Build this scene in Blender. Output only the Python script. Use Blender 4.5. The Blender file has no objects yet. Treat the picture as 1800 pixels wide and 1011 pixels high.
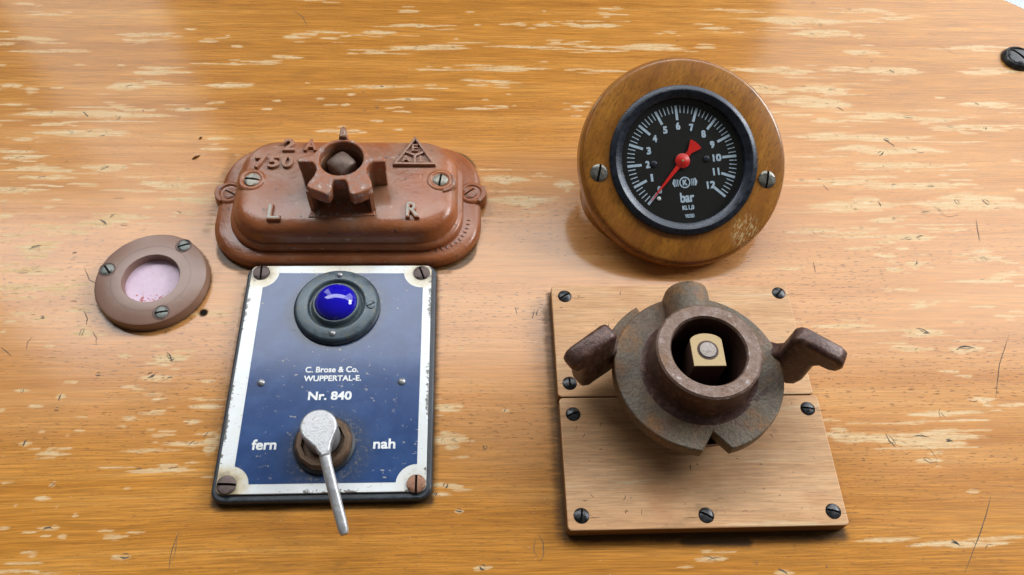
import bpy, bmesh, math, random
import numpy as np
from mathutils import Matrix, Vector
S = 0.001                       # everything below is measured in millimetres
R = math.radians
scene = bpy.context.scene

# ------------------------------------------------------------------ camera
cam_data = bpy.data.cameras.new("camera")
cam_data.sensor_width = 36.0
cam_data.lens = 28.456
cam_data.clip_start = 0.01
cam_data.clip_end = 50.0
cam = bpy.data.objects.new("camera", cam_data)
scene.collection.objects.link(cam)
cam.location = (-0.01817, -0.18930, 0.30060)
cam.rotation_euler = (R(32.2439), R(-2.3345), R(-1.7876))
scene.camera = cam

# ------------------------------------------------------------------ light: soft daylight through cab windows
world = bpy.data.worlds.new("World")
scene.world = world
world.use_nodes = True
bg = world.node_tree.nodes["Background"]
bg.inputs[0].default_value = (1.0, 0.97, 0.93, 1)
bg.inputs[1].default_value = 0.09

def window_light(name, center, size, aim, radiance, col):
    ld = bpy.data.lights.new(name, 'AREA')
    ld.shape = 'RECTANGLE'
    ld.size, ld.size_y = size
    ld.energy = radiance * math.pi * size[0] * size[1]
    ld.color = col
    o = bpy.data.objects.new(name, ld)
    scene.collection.objects.link(o)
    o.location = center
    d = Vector(aim) - Vector(center)
    o.rotation_euler = d.to_track_quat('-Z', 'Y').to_euler()
    return o
DAY = (0.96, 0.98, 1.0)
# front window: the panes either side of the pillar and the tall pane above with the open sky in it
window_light("window_light_left_pane", (-0.475, 0.62, 0.43), (0.19, 0.64), (-0.475, 0, 0.43), 2.6, DAY)
window_light("window_light_right_pane", (0.93, 0.62, 0.43), (1.14, 0.64), (0.93, 0, 0.43), 3.2, DAY)
window_light("window_light_upper_pane", (-0.225, 0.62, 1.03), (1.35, 0.56), (-0.225, 0, 1.03), 8.4, DAY)
window_light("window_light_upper_right_pane", (1.0, 0.62, 1.03), (1.06, 0.56), (1.0, 0, 1.03), 5.4, DAY)
# side window on the right
window_light("window_light_side", (2.00, 0.62, 1.25), (0.80, 0.80), (0.0, 0.0, 0.0), 18.0, DAY)

vs = scene.view_settings
vs.view_transform = 'Standard'
vs.look = 'None'
vs.exposure = 0.0
vs.gamma = 1.0
vs.use_curve_mapping = False
scene.cycles.max_bounces = 8

# ------------------------------------------------------------------ node helper
class NT:
    def __init__(self, name):
        self.m = bpy.data.materials.new(name)
        self.m.use_nodes = True
        self.t = self.m.node_tree
        self.b = self.t.nodes["Principled BSDF"]
        self._co = None
    def n(self, kind, **kw):
        x = self.t.nodes.new(kind)
        for k, v in kw.items():
            setattr(x, k, v)
        return x
    def put(self, sock, v):
        if isinstance(v, bpy.types.NodeSocket):
            self.t.links.new(v, sock)
        elif isinstance(v, (tuple, list)) and len(v) == 3 and sock.type == 'RGBA':
            sock.default_value = (*v, 1)
        else:
            sock.default_value = v
    def set(self, name, v):
        self.put(self.b.inputs[name], v)
    def co(self):                       # object coordinates in millimetres
        if self._co is None:
            tc = self.n('ShaderNodeTexCoord')
            v = self.n('ShaderNodeVectorMath', operation='SCALE')
            self.t.links.new(tc.outputs['Object'], v.inputs[0])
            v.inputs['Scale'].default_value = 1000.0
            self._co = v.outputs[0]
        return self._co
    def vmul(self, v, s):
        x = self.n('ShaderNodeVectorMath', operation='MULTIPLY')
        self.put(x.inputs[0], v); x.inputs[1].default_value = s
        return x.outputs[0]
    def noise(self, scale, detail=3, rough=0.55, vec=None, off=(0, 0, 0), dist=0.0):
        v = self.vmul(vec if vec is not None else self.co(), scale)
        if off != (0, 0, 0):
            a = self.n('ShaderNodeVectorMath', operation='ADD')
            self.put(a.inputs[0], v); a.inputs[1].default_value = off
            v = a.outputs[0]
        x = self.n('ShaderNodeTexNoise')
        self.put(x.inputs['Vector'], v)
        x.inputs['Scale'].default_value = 1.0
        x.inputs['Detail'].default_value = detail
        x.inputs['Roughness'].default_value = rough
        x.inputs['Distortion'].default_value = dist
        return x.outputs[0]
    def math(self, op, a, b=0.0, clamp=False):
        x = self.n('ShaderNodeMath', operation=op)
        x.use_clamp = clamp
        self.put(x.inputs[0], a); self.put(x.inputs[1], b)
        return x.outputs[0]
    def add(self, a, b): return self.math('ADD', a, b)
    def mul(self, a, b): return self.math('MULTIPLY', a, b)
    def mr(self, x, a, b, c=0.0, d=1.0):
        m = self.n('ShaderNodeMapRange', interpolation_type='SMOOTHSTEP')
        self.put(m.inputs['Value'], x)
        m.inputs['From Min'].default_value = a; m.inputs['From Max'].default_value = b
        m.inputs['To Min'].default_value = c; m.inputs['To Max'].default_value = d
        return m.outputs[0]
    def mix(self, f, a, b, blend='MIX'):
        m = self.n('ShaderNodeMix', data_type='RGBA', blend_type=blend)
        self.put(m.inputs[0], f); self.put(m.inputs[6], a); self.put(m.inputs[7], b)
        return m.outputs[2]
    def scalec(self, col, f):           # colour times value
        m = self.n('ShaderNodeVectorMath', operation='SCALE')
        self.put(m.inputs[0], col); self.put(m.inputs['Scale'], f)
        return m.outputs[0]
    def ramp(self, f, stops):
        r = self.n('ShaderNodeValToRGB')
        el = r.color_ramp.elements
        while len(el) < len(stops): el.new(0.5)
        for e, (p, c) in zip(el, stops):
            e.position = p; e.color = (*c, 1)
        self.put(r.inputs[0], f)
        return r.outputs[0]
    def attr(self, name):
        a = self.n('ShaderNodeAttribute'); a.attribute_name = name
        return a.outputs['Fac']
    def dist(self, p, flat=True):
        v = self.vmul(self.co(), (1, 1, 0 if flat else 1))
        d = self.n('ShaderNodeVectorMath', operation='DISTANCE')
        self.put(d.inputs[0], v); d.inputs[1].default_value = p
        return d.outputs['Value']
    def bump(self, h, strength=0.3, dist=0.0002, sock='Normal'):
        x = self.n('ShaderNodeBump')
        x.inputs['Strength'].default_value = strength
        x.inputs['Distance'].default_value = dist
        self.put(x.inputs['Height'], h)
        self.put(self.b.inputs[sock], x.outputs[0])

# ------------------------------------------------------------------ materials
def mat_panel():
    t = NT("varnished_panel_wood")
    wob = t.noise((.006, .02, 1), 2)
    warp = t.n('ShaderNodeCombineXYZ'); t.put(warp.inputs[1], t.math('MULTIPLY', wob, 7.0))
    va = t.n('ShaderNodeVectorMath', operation='ADD')
    t.put(va.inputs[0], t.co()); t.put(va.inputs[1], warp.outputs[0])
    v = va.outputs[0]
    band = t.noise((.0035, .075, 1), 4, .6, v)
    mid = t.noise((.008, .32, 1), 4, .6, v, (3, 7, 0))
    fine = t.noise((.045, 1.35, 1), 4, .65, v, (1, 5, 0))
    fib = t.noise((.06, 2.0, 1), 3, .6, v, (9, 2, 0))
    f = t.add(t.mul(band, .62), t.mul(mid, .38))
    gold = t.ramp(f, [(.33, (.41, .153, .016)), (.47, (.51, .206, .024)), (.57, (.585, .252, .038)), (.68, (.64, .315, .070))])
    gold = t.scalec(gold, t.mr(fine, .3, .7, .76, 1.18))
    gold = t.scalec(gold, t.mr(fib, .3, .7, .84, 1.13))
    # the stretches of varnish that have gone thin and pinkish
    peach = t.attr("fade")
    pn = t.add(peach, t.mul(t.add(t.noise((.01, .05, 1), 3, .6, v, (4, 4, 0)), -.5), .7))
    pf = t.mr(pn, .15, .95, 0, .66)
    col = t.mix(pf, gold, t.scalec(t.ramp(f, [(.33, (.57, .250, .080)), (.5, (.65, .315, .118)), (.68, (.71, .39, .17))]), t.mr(fine, .25, .75, .86, 1.12)))
    # worn, bare streaks
    w = t.attr("wear")
    rag = t.add(t.mul(t.add(t.noise((.055, 1.5, 1), 5, .75, v, (2, 8, 0)), -.5), 2.0), t.mul(t.add(t.noise((.30, 1.0, 1), 5, .75), -.5), 1.3))
    wr = t.math('MULTIPLY_ADD', rag, t.mr(w, 0.0, .25)) ; t.put(wr.node.inputs[2], w)
    halo = t.mr(wr, .12, .55, 0, .5)
    bare = t.mr(wr, .32, .86)
    col = t.mix(halo, col, (.66, .35, .13))
    pale = t.ramp(t.noise((.05, .9, 1), 3, .6, v, (6, 1, 0)), [(.3, (.60, .40, .19)), (.5, (.72, .54, .29)), (.7, (.80, .66, .42))])
    col = t.mix(t.mul(bare, t.mr(t.noise((.12, 1.4, 1), 4, .7, v, (8, 6, 0)), .33, .60, .38, .92)), col, pale)
    # open pores: short dark dashes along the grain
    por = t.noise((.30, 1.5, 1), 2, .5, v, (5, 5, 0))
    area = t.noise((.012, .035, 1), 2, .5, None, (7, 3, 0))
    pm = t.mul(t.mr(por, .60, .67), t.mr(area, .34, .56))
    pm = t.mul(pm, t.attr("pore"))
    col = t.mix(t.mul(pm, .72), col, (.17, .075, .025))
    spk = t.mr(t.noise((.75, .9, 1), 2, .4, None, (11, 3, 0)), .745, .80)
    col = t.mix(t.mul(spk, .55), col, (.16, .10, .06))
    wsp = t.mr(t.noise((.9, 1.0, 1), 1, .4, None, (31, 13, 0)), .77, .80)
    col = t.mix(t.mul(wsp, .30), col, (.78, .72, .58))
    # grime ground into the wood, plus contact shade painted round the fittings
    g = t.attr("grime_shade")
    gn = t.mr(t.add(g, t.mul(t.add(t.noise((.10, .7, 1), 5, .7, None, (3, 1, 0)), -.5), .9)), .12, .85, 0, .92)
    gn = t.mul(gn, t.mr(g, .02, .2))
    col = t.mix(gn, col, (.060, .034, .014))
    t.set('Base Color', col)
    t.set('Roughness', t.mr(fine, .3, .7, .42, .56))
    t.set('Specular IOR Level', .18)
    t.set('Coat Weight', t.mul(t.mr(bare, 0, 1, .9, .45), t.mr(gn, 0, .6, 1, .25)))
    t.set('Coat Roughness', t.mr(bare, 0, 1, .13, .34))
    t.set('Coat IOR', 1.38)
    h = t.add(t.mul(fine, .5), t.add(t.mul(pm, -1.2), t.mul(bare, -.35)))
    t.bump(h, .35, .00012)
    t.bump(t.add(t.mul(mid, .6), t.mul(fine, .25)), .16, .0003, 'Coat Normal')
    return t.m

def mat_board():
    t = NT("planed_board_wood")
    v = t.co()
    band = t.noise((.010, .10, 1), 4, .6, v, (3, 1, 0), .3)
    fine = t.noise((.07, 1.3, .6), 4, .65, v)
    cloud = t.noise((.035, .05, 1), 3, .55, v, (8, 2, 0))
    col = t.ramp(band, [(.25, (.54, .285, .125)), (.48, (.62, .355, .175)), (.65, (.68, .415, .220)), (.8, (.73, .49, .28))])
    col = t.scalec(col, t.mr(fine, .28, .72, .80, 1.14))
    col = t.mix(t.mr(cloud, .52, .75, 0, .55), col, (.50, .225, .095))
    col = t.mix(t.mr(t.noise((.016, .30, 1), 4, .7, v, (1, 9, 0)), .60, .70, 0, .6), col, (.72, .60, .38))
    col = t.mix(t.mr(t.noise((.55, .8, 1), 2, .4, v, (2, 3, 0)), .71, .77, 0, .7), col, (.14, .08, .045))
    col = t.mix(t.mul(t.mr(t.noise((.11, 1.3, 1), 2, .5, v), .60, .68), .32), col, (.24, .12, .05))
    col = t.mix(t.mr(t.noise((.05, .07, 1), 4, .65, v, (12, 5, 0)), .60, .76, 0, .5), col, (.22, .13, .07))
    edge = t.n('ShaderNodeNewGeometry')
    sep = t.n('ShaderNodeSeparateXYZ'); t.put(sep.inputs[0], edge.outputs['True Normal'])
    side = t.mr(sep.outputs[2], .3, .7, 1, 0)       # sawn edges are darker, layered wood
    strp = t.mr(t.noise((.02, .02, 1.6), 2, .5, v), .35, .65)
    col = t.mix(side, col, t.mix(strp, (.13, .055, .015), (.27, .13, .04)))
    t.set('Base Color', col); t.set('Roughness', .55); t.set('Specular IOR Level', .25)
    t.set('Coat Weight', .10); t.set('Coat Roughness', .35)
    t.bump(t.add(fine, t.mul(band, .5)), .45, .0002)
    return t.m

def mat_gauge_wood():
    t = NT("dark_varnished_wood")
    rot = t.n('ShaderNodeVectorRotate', rotation_type='Z_AXIS')
    t.put(rot.inputs['Vector'], t.co()); rot.inputs['Angle'].default_value = R(-62)
    v = rot.outputs[0]
    band = t.noise((.02, .11, .05), 3, .6, v)
    fine = t.noise((.10, .95, .5), 3, .6, v)
    col = t.ramp(band, [(.3, (.25, .090, .010)), (.5, (.35, .134, .014)), (.7, (.43, .178, .022))])
    col = t.scalec(col, t.mr(fine, .3, .7, .80, 1.12))
    col = t.mix(t.mr(t.noise((.16, 1.2, 1), 2, .5, v), .58, .68, 0, .65), col, (.15, .055, .008))
    cl = t.noise((.05, .05, .05), 2)
    col = t.mix(t.mr(cl, .48, .68, 0, .45), col, (.36, .125, .026))
    # bare scratched spot near the lower right of the ring
    d = t.dist((28, -27, 0))
    sc = t.mul(t.mr(d, 4, 9, 1, 0), t.mr(t.noise((.10, 1.6, 1), 3, .6, v, (4, 0, 0)), .50, .60))
    col = t.mix(sc, col, (.60, .42, .20))
    t.set('Base Color', col); t.set('Roughness', .38)
    t.set('Specular IOR Level', .3); t.set('Coat Weight', .7); t.set('Coat Roughness', .14)
    t.bump(fine, .2, .0001)
    return t.m

def mat_brown_paint():
    t = NT("brown_gloss_paint")
    big = t.noise((.05, .05, .05), 3)
    col = t.ramp(big, [(.3, (.26, .075, .023)), (.55, (.33, .102, .032)), (.75, (.37, .128, .050))])
    # dust that has settled in thin streaks on the paint
    du = t.mul(t.mr(t.noise((.09, .09, .06), 4, .65, None, (3, 4, 1)), .50, .72), .45)
    col = t.mix(t.mul(du, .7), col, (.36, .24, .16))
    dd = t.add(t.dist((0, -2, 0)), t.mul(t.add(t.noise((.2, .2, .2), 4, .7), -.5), 16.0))
    col = t.mix(t.mr(dd, 14, 30, .55, 0), col, (.20, .145, .095))
    d2 = t.add(t.dist((30, 17, 0)), t.mul(t.add(t.noise((.25, .25, .25), 4, .7), -.5), 12.0))
    col = t.mix(t.mr(d2, 6, 15, .45, 0), col, (.34, .24, .18))
    d3 = t.add(t.dist((-31, 15, 0)), t.mul(t.add(t.noise((.25, .25, .25), 4, .7), -.5), 12.0))
    col = t.mix(t.mr(d3, 5, 16, .40, 0), col, (.33, .22, .16))
    chip = t.mr(t.noise((.30, .30, .30), 4, .65, None, (8, 1, 2)), .655, .68)
    col = t.mix(t.mul(chip, .8), col, (.09, .05, .04))
    pin = t.mr(t.noise((.32, .32, .32), 2, .5, None, (2, 9, 5)), .70, .73)
    col = t.mix(t.mul(pin, .6), col, (.50, .29, .22))
    t.set('Base Color', col)
    t.set('Roughness', t.mr(big, .3, .7, .28, .44))
    t.set('Specular IOR Level', .4)
    t.set('Coat Weight', .36); t.set('Coat Roughness', .16)
    h = t.add(t.noise((.16, .16, .16), 3, .6), t.mul(t.noise((.9, .9, .9), 3), .18))
    t.bump(t.add(h, t.mul(chip, -.35)), .5, .0009)
    return t.m

def mat_worn_paint():
    t = NT("worn_brown_paint")
    n = t.noise((.35, .35, .35), 4, .65)
    col = t.ramp(n, [(.35, (.30, .095, .036)), (.50, (.35, .130, .060)), (.57, (.24, .13, .10)), (.66, (.52, .34, .26))])
    t.set('Base Color', col); t.set('Roughness', .42)
    t.bump(t.add(n, t.mul(t.noise((1.2, 1.2, 1.2), 3), .4)), .5, .0006)
    return t.m

def mat_flat_brown():
    t = NT("matt_brown_bakelite")
    n = t.noise((.06, .06, .06), 3)
    col = t.ramp(n, [(.3, (.215, .118, .082)), (.7, (.27, .158, .115))])
    ring = t.dist((0, 0, 0))
    wv = t.math('PINGPONG', ring, .8)
    groove = t.mul(t.mr(t.math('ABSOLUTE', t.add(ring, -16.4)), .12, .4, 1, 0), .45)
    col = t.mix(groove, col, (.11, .055, .035))
    sp = t.mr(t.noise((.6, .6, .6), 2, .5, None, (5, 5, 5)), .72, .76)
    col = t.mix(t.mul(sp, .6), col, (.08, .04, .03))
    geo = t.n('ShaderNodeNewGeometry')
    t.set('Base Color', col); t.set('Roughness', .34); t.set('Specular IOR Level', .6)
    t.bump(t.add(t.noise((.25, .25, .25), 3), t.mul(wv, .08)), .2, .0004)
    return t.m

def mat_iron(name, dark=0.0):
    t = NT(name)
    n1 = t.noise((.055, .055, .055), 4, .6, None, (1.5, 3.5, 2), .4)
    n2 = t.noise((.075, .075, .075), 5, .66, None, (7, 1, 3))
    n3 = t.noise((.9, .9, .9), 3, .6)
    col = t.ramp(n1, [(.30, (.088, .054, .031)), (.45, (.114, .088, .058)), (.55, (.134, .092, .052)), (.68, (.112, .058, .031))])
    col = t.mix(t.mr(n2, .50, .72, 0, .85), col, (.26, .120, .036))
    col = t.mix(t.mr(t.noise((.09, .09, .09), 3, .6, None, (2, 8, 6)), .55, .72, 0, .75), col, (.17, .088, .060))
    col = t.scalec(col, t.mr(n3, .3, .7, .72, 1.25))
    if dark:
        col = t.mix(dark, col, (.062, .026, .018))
    t.set('Base Color', col)
    t.set('Metallic', .05); t.set('Roughness', t.mr(n2, .3, .7, .42, .66))
    t.bump(t.add(t.mul(n3, .8), t.noise((.3, .3, .3), 3)), .45, .0006)
    return t.m

def mat_worn_iron():
    t = NT("rubbed_iron")
    n = t.noise((.35, .35, .35), 4, .65)
    n3 = t.noise((1.1, 1.1, 1.1), 3, .6)
    col = t.ramp(n, [(.32, (.135, .080, .056)), (.5, (.19, .122, .092)), (.62, (.23, .165, .138)), (.70, (.44, .39, .38))])
    col = t.mix(t.mr(t.noise((.08, .08, .08), 3, .6, None, (3, 0, 7)), .5, .7, 0, .7), col, (.17, .085, .038))
    geo = t.n('ShaderNodeNewGeometry')
    t.set('Base Color', col); t.set('Metallic', .3); t.set('Roughness', .48)
    t.bump(t.add(n3, n), .4, .0005)
    return t.m

def mat_lug():
    t = NT("dark_rusted_casting")
    n = t.noise((.4, .4, .4), 4, .65)
    n3 = t.noise((1.0, 1.0, 1.0), 3)
    col = t.ramp(n, [(.35, (.050, .022, .016)), (.55, (.085, .040, .030)), (.72, (.155, .085, .062))])
    t.set('Base Color', col); t.set('Metallic', .2); t.set('Roughness', .38)
    t.bump(t.add(n3, t.mul(n, .8)), .35, .0005)
    return t.m

def mat_metal(name, c0, c1, rough=.4, metallic=.8, scale=.5, spot=None):
    t = NT(name)
    n = t.noise((scale, scale, scale), 4, .65)
    col = t.ramp(n, [(.35, c0), (.65, c1)])
    if spot:
        col = t.mix(t.mr(t.noise((scale * 1.6,) * 3, 3, .6, None, (4, 4, 4)), .55, .66), col, spot)
    t.set('Base Color', col); t.set('Metallic', metallic)
    t.set('Roughness', t.mr(n, .3, .7, rough * .8, rough * 1.3))
    t.bump(t.noise((1.6, 1.6, 1.6), 2), .2, .0003)
    return t.m

def mat_plain(name, col, rough=.5, metallic=0., coat=0., spec=.5):
    t = NT(name)
    n = t.noise((.7, .7, .7), 3)
    t.set('Base Color', t.scalec(col + (1,) if False else t.mix(.0, col, col), t.mr(n, .3, .7, .9, 1.1)))
    t.set('Roughness', rough); t.set('Metallic', metallic); t.set('Coat Weight', coat); t.set('Coat Roughness', .08)
    t.set('Specular IOR Level', spec)
    return t.m

CORNERS = [(-34.3, 48.3), (34.6, 47.7), (-34.6, -45.9), (35.1, -46.5)]
def mat_enamel_white():
    t = NT("white_enamel")
    n = t.noise((.25, .25, 1), 4, .65)
    col = t.mix(t.mr(n, .35, .7, 0, .35), (.78, .82, .83), (.70, .71, .66))
    for i, (x, y) in enumerate(CORNERS):
        k = (.95, .9, .95, .25)[i]
        r = t.add(t.dist((x, y, 0)), t.mul(t.add(n, -.5), 9.0))
        col = t.mix(t.mr(r, 4.5, 10.5, k * .9, 0), col, (.60, .50, .29))
        col = t.mix(t.mr(r, 2.5, 6.0, k * .9, 0), col, (.22, .17, .10))
    d0 = t.add(t.dist((0, 53, 0)), t.mul(t.add(n, -.5), 10.0))
    col = t.mix(t.mr(d0, 6, 18, .5, 0), col, (.66, .57, .33))
    ch = t.mr(t.noise((.5, .9, 1), 4, .65, None, (4, 2, 0)), .64, .69)
    sepx = t.n('ShaderNodeSeparateXYZ'); t.put(sepx.inputs[0], t.co())
    ex = t.mr(t.math('ABSOLUTE', sepx.outputs[0]), 36.6, 38.6)
    ey = t.mr(sepx.outputs[1], -47.0, -49.5)
    en = t.mr(t.add(t.noise((.45, .6, 1), 4, .7, None, (9, 2, 0)), t.mul(t.mul(t.math('MAXIMUM', ex, ey), .30), t.mr(t.noise((.05, .05, 1), 3, .6, None, (5, 2, 0)), .42, .62))), .67, .73)
    col = t.mix(t.math('MAXIMUM', t.mul(ch, .55), t.mul(en, .9)), col, (.10, .09, .075))
    t.set('Base Color', col); t.set('Roughness', .3); t.set('Coat Weight', .3); t.set('Coat Roughness', .15)
    t.bump(t.add(n, t.mul(t.math('MAXIMUM', ch, en), -1)), .25, .0002)
    return t.m

def mat_enamel_blue():
    t = NT("blue_enamel")
    n = t.noise((.10, .10, 1), 4, .6)
    col = t.mix(t.mr(n, .35, .7), (.020, .056, .170), (.032, .078, .215))
    sp = t.mr(t.noise((.33, .45, 1), 4, .62, None, (4, 2, 0)), .63, .675)
    lo = t.mr(t.noise((.04, .04, 1), 2, .5, None, (9, 9, 0)), .42, .60)
    col = t.mix(t.mul(sp, t.mul(lo, .75)), col, (.50, .47, .40))
    dk = t.mr(t.noise((.45, .7, 1), 3, .6, None, (14, 12, 0)), .70, .74)
    col = t.mix(t.mul(dk, .7), col, (.012, .012, .016))
    # tan dust rings round the lamp collar and the switch nut
    for cx, cy, r0, wd, k in ((0, 30.2, 16.8, 3.4, .7), (1.5, -32.5, 11.2, 6.5, .85)):
        d = t.add(t.dist((cx, cy, 0)), t.mul(t.add(t.noise((.6, .6, 1), 4, .7), -.5), 5.0))
        ring = t.mr(d, r0, r0 + wd, 1, 0)
        gr = t.mr(t.noise((.55, .55, 1), 5, .75, None, (cx, cy + 3, 0)), .50, .66)
        col = t.mix(t.mul(ring, t.mul(gr, k)), col, (.36, .30, .20))
        col = t.mix(t.mr(d, r0 - 1, r0 + wd + 4, .5, 0), col, (.040, .055, .075))
    t.set('Base Color', col); t.set('Roughness', .22); t.set('Specular IOR Level', .25)
    t.set('Coat Weight', .5); t.set('Coat Roughness', .10); t.set('Coat IOR', 1.4)
    t.bump(t.add(n, t.mul(sp, -.7)), .25, .00025)
    return t.m

def mat_glass():
    t = NT("clear_gauge_glass")
    nd = t.t.nodes; out = nd["Material Output"]
    tr = t.n('ShaderNodeBsdfTransparent'); tr.inputs[0].default_value = (.94, .95, .94, 1)
    gl = t.n('ShaderNodeBsdfGlossy'); gl.inputs['Roughness'].default_value = .04
    gl.inputs[0].default_value = (1, 1, 1, 1)
    lw = t.n('ShaderNodeLayerWeight')
    fr = t.math('MULTIPLY_ADD', t.math('POWER', lw.outputs['Facing'], 5.0), .6); fr.node.inputs[2].default_value = .035
    mx = t.n('ShaderNodeMixShader')
    t.put(mx.inputs[0], fr); t.put(mx.inputs[1], tr.outputs[0]); t.put(mx.inputs[2], gl.outputs[0])
    df = t.n('ShaderNodeBsdfDiffuse'); df.inputs[0].default_value = (.36, .33, .26, 1)
    dust = t.mul(t.mr(t.noise((.5, .5, .5), 4, .7), .50, .85, 0, .02), 1.0)
    m2 = t.n('ShaderNodeMixShader')
    t.put(m2.inputs[0], dust); t.put(m2.inputs[1], mx.outputs[0]); t.put(m2.inputs[2], df.outputs[0])
    t.put(out.inputs[0], m2.outputs[0])
    return t.m

def mat_pink():
    t = NT("pink_enamel_disc")
    n = t.noise((.35, .35, 1), 4, .65)
    sepx = t.n('ShaderNodeSeparateXYZ'); t.put(sepx.inputs[0], t.co())
    low = t.mr(sepx.outputs[1], -3, -9, 0, .16)
    sp = t.mr(t.add(t.noise((.75, .75, 1), 3, .6, None, (3, 3, 0)), low), .68, .75)
    col = t.mix(sp, t.mix(t.mr(n, .3, .7), (.72, .56, .69), (.66, .50, .62)), (.42, .10, .10))
    t.set('Base Color', col); t.set('Roughness', .4); t.set('Specular IOR Level', .25)
    return t.m

def mat_lens():
    t = NT("blue_glass_lens")
    lw = t.n('ShaderNodeLayerWeight'); lw.inputs[0].default_value = .35
    t.set('Base Color', (.008, .004, .42)); t.set('Roughness', .08)
    t.set('Coat Weight', .45); t.set('Coat Roughness', .03); t.set('Specular IOR Level', .4)
    return t.m

M = dict(panel=mat_panel(), board=mat_board(), gwood=mat_gauge_wood(), brown=mat_brown_paint(), worn=mat_worn_paint(),
         bake=mat_flat_brown(), iron=mat_iron("patinated_iron"), rim=mat_worn_iron(), lug=mat_lug(),
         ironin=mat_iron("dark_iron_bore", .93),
         scr_steel=mat_metal("grey_steel_screw", (.15, .145, .125), (.26, .25, .215), .38, .7, .6),
         scr_dark=mat_metal("dark_steel_screw", (.030, .030, .032), (.085, .088, .092), .36, .7, .5),
         scr_rust=mat_metal("brown_rusted_screw", (.085, .060, .055), (.150, .110, .100), .5, .4, .5),
         scr_copper=mat_metal("copper_coloured_screw", (.22, .105, .060), (.36, .19, .12), .5, .4, .5),
         scr_pale=mat_metal("pale_scraped_screw", (.20, .19, .16), (.40, .38, .32), .45, .5, .6),
         scr_green=mat_metal("dull_green_grey_screw", (.115, .125, .115), (.20, .215, .20), .42, .6, .6),
         alu=mat_metal("scuffed_bright_metal", (.42, .43, .445), (.50, .505, .515), .40, .6, .35, (.37, .36, .345)),
         brass=mat_metal("dull_brass", (.38, .27, .13), (.47, .35, .19), .5, .35, .5),
         pin=mat_metal("grey_pin", (.20, .165, .14), (.36, .32, .30), .45, .5, .9),
         spindle=mat_metal("brown_steel_spindle", (.120, .080, .062), (.185, .130, .105), .5, .3, .25),
         black=mat_metal("black_worn_paint", (.020, .026, .034), (.045, .056, .068), .42, .1, .35),
         collar=mat_metal("slate_painted_metal", (.060, .085, .105), (.095, .130, .155), .34, .2, .3, (.13, .13, .105)),
         nut=mat_metal("brown_tarnished_nut", (.085, .052, .030), (.17, .105, .062), .5, .4, .4),
         bezel=mat_metal("black_lacquered_bezel", (.016, .020, .028), (.030, .038, .055), .30, .35, .3),
         dial=mat_plain("black_dial", (.0095, .0092, .0085), .55, 0, 0, .2),
         ink=mat_plain("pale_blue_print", (.50, .62, .74), .5, 0, 0, .2),
         white=mat_plain("white_print", (.78, .80, .80), .4), ewhite=mat_enamel_white(), eblue=mat_enamel_blue(),
         red=mat_plain("red_lacquer", (.72, .014, .008), .35, 0, .2), glass=mat_glass(), pink=mat_pink(), lens=mat_lens(),
         dirt=mat_plain("ingrained_dirt", (.105, .100, .085), .8, 0, 0, .1), hole=mat_plain("dark_hole_floor", (.012, .010, .008), .9, 0, 0, .1),
         crumb=mat_plain("brown_crumb", (.12, .05, .02), .8, 0, 0, .1), ledge=mat_plain("pale_grey_paint", (.55, .62, .66), .5),
         rivet=mat_metal("dull_silver_rivet", (.30, .31, .32), (.52, .53, .54), .35, .7, .8, (.22, .18, .12)),
         grey_crack=mat_plain("dirt_in_cracks", (.16, .10, .055), .8, 0, 0, .1),
         dust=mat_plain("light_dust", (.62, .55, .42), .9, 0, 0, .1))

# ------------------------------------------------------------------ mesh helpers
def mesh_from(verts, faces, name="m"):
    me = bpy.data.meshes.new(name)
    me.from_pydata([tuple(v) for v in verts], [], faces)
    me.update()
    return me

def ring(cx, cy, z, r, n=64, ph=0.0):
    return [(cx + r * math.cos(ph + 2 * math.pi * i / n), cy + r * math.sin(ph + 2 * math.pi * i / n), z) for i in range(n)]

def loft(rings, cap0=True, cap1=True, close=False):
    n = len(rings[0]); V = [p for r in rings for p in r]; F = []
    m = len(rings)
    for k in range(m if close else m - 1):
        a, b = k * n, ((k + 1) % m) * n
        for i in range(n):
            j = (i + 1) % n
            F.append((a + i, a + j, b + j, b + i))
    if not close:
        if cap0: F.append(tuple(range(n - 1, -1, -1)))
        if cap1: F.append(tuple((m - 1) * n + i for i in range(n)))
    return mesh_from(V, F)

def lathe(cx, cy, prof, n=72, cap0=False, cap1=False, close=False):
    return loft([ring(cx, cy, z, max(r, 1e-3), n) for r, z in prof], cap0, cap1, close)

def curve_prism(outlines, z0, z1, bevel=0.0, res=2):
    cu = bpy.data.curves.new("c", 'CURVE'); cu.dimensions = '2D'; cu.fill_mode = 'BOTH'
    for o in outlines:
        sp = cu.splines.new('POLY'); sp.points.add(len(o) - 1)
        for p, q in zip(sp.points, o): p.co = (q[0], q[1], 0, 1)
        sp.use_cyclic_u = True
    cu.extrude = max((z1 - z0) / 2 - bevel, 0.0)
    if bevel:
        cu.bevel_depth = bevel; cu.bevel_resolution = res; cu.offset = -bevel
    ob = bpy.data.objects.new("c", cu)
    scene.collection.objects.link(ob)
    bpy.context.view_layer.update()
    me = bpy.data.meshes.new_from_object(ob.evaluated_get(bpy.context.evaluated_depsgraph_get()))
    bpy.data.objects.remove(ob); bpy.data.curves.remove(cu)
    me.transform(Matrix.Translation((0, 0, (z0 + z1) / 2)))
    return me

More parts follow.
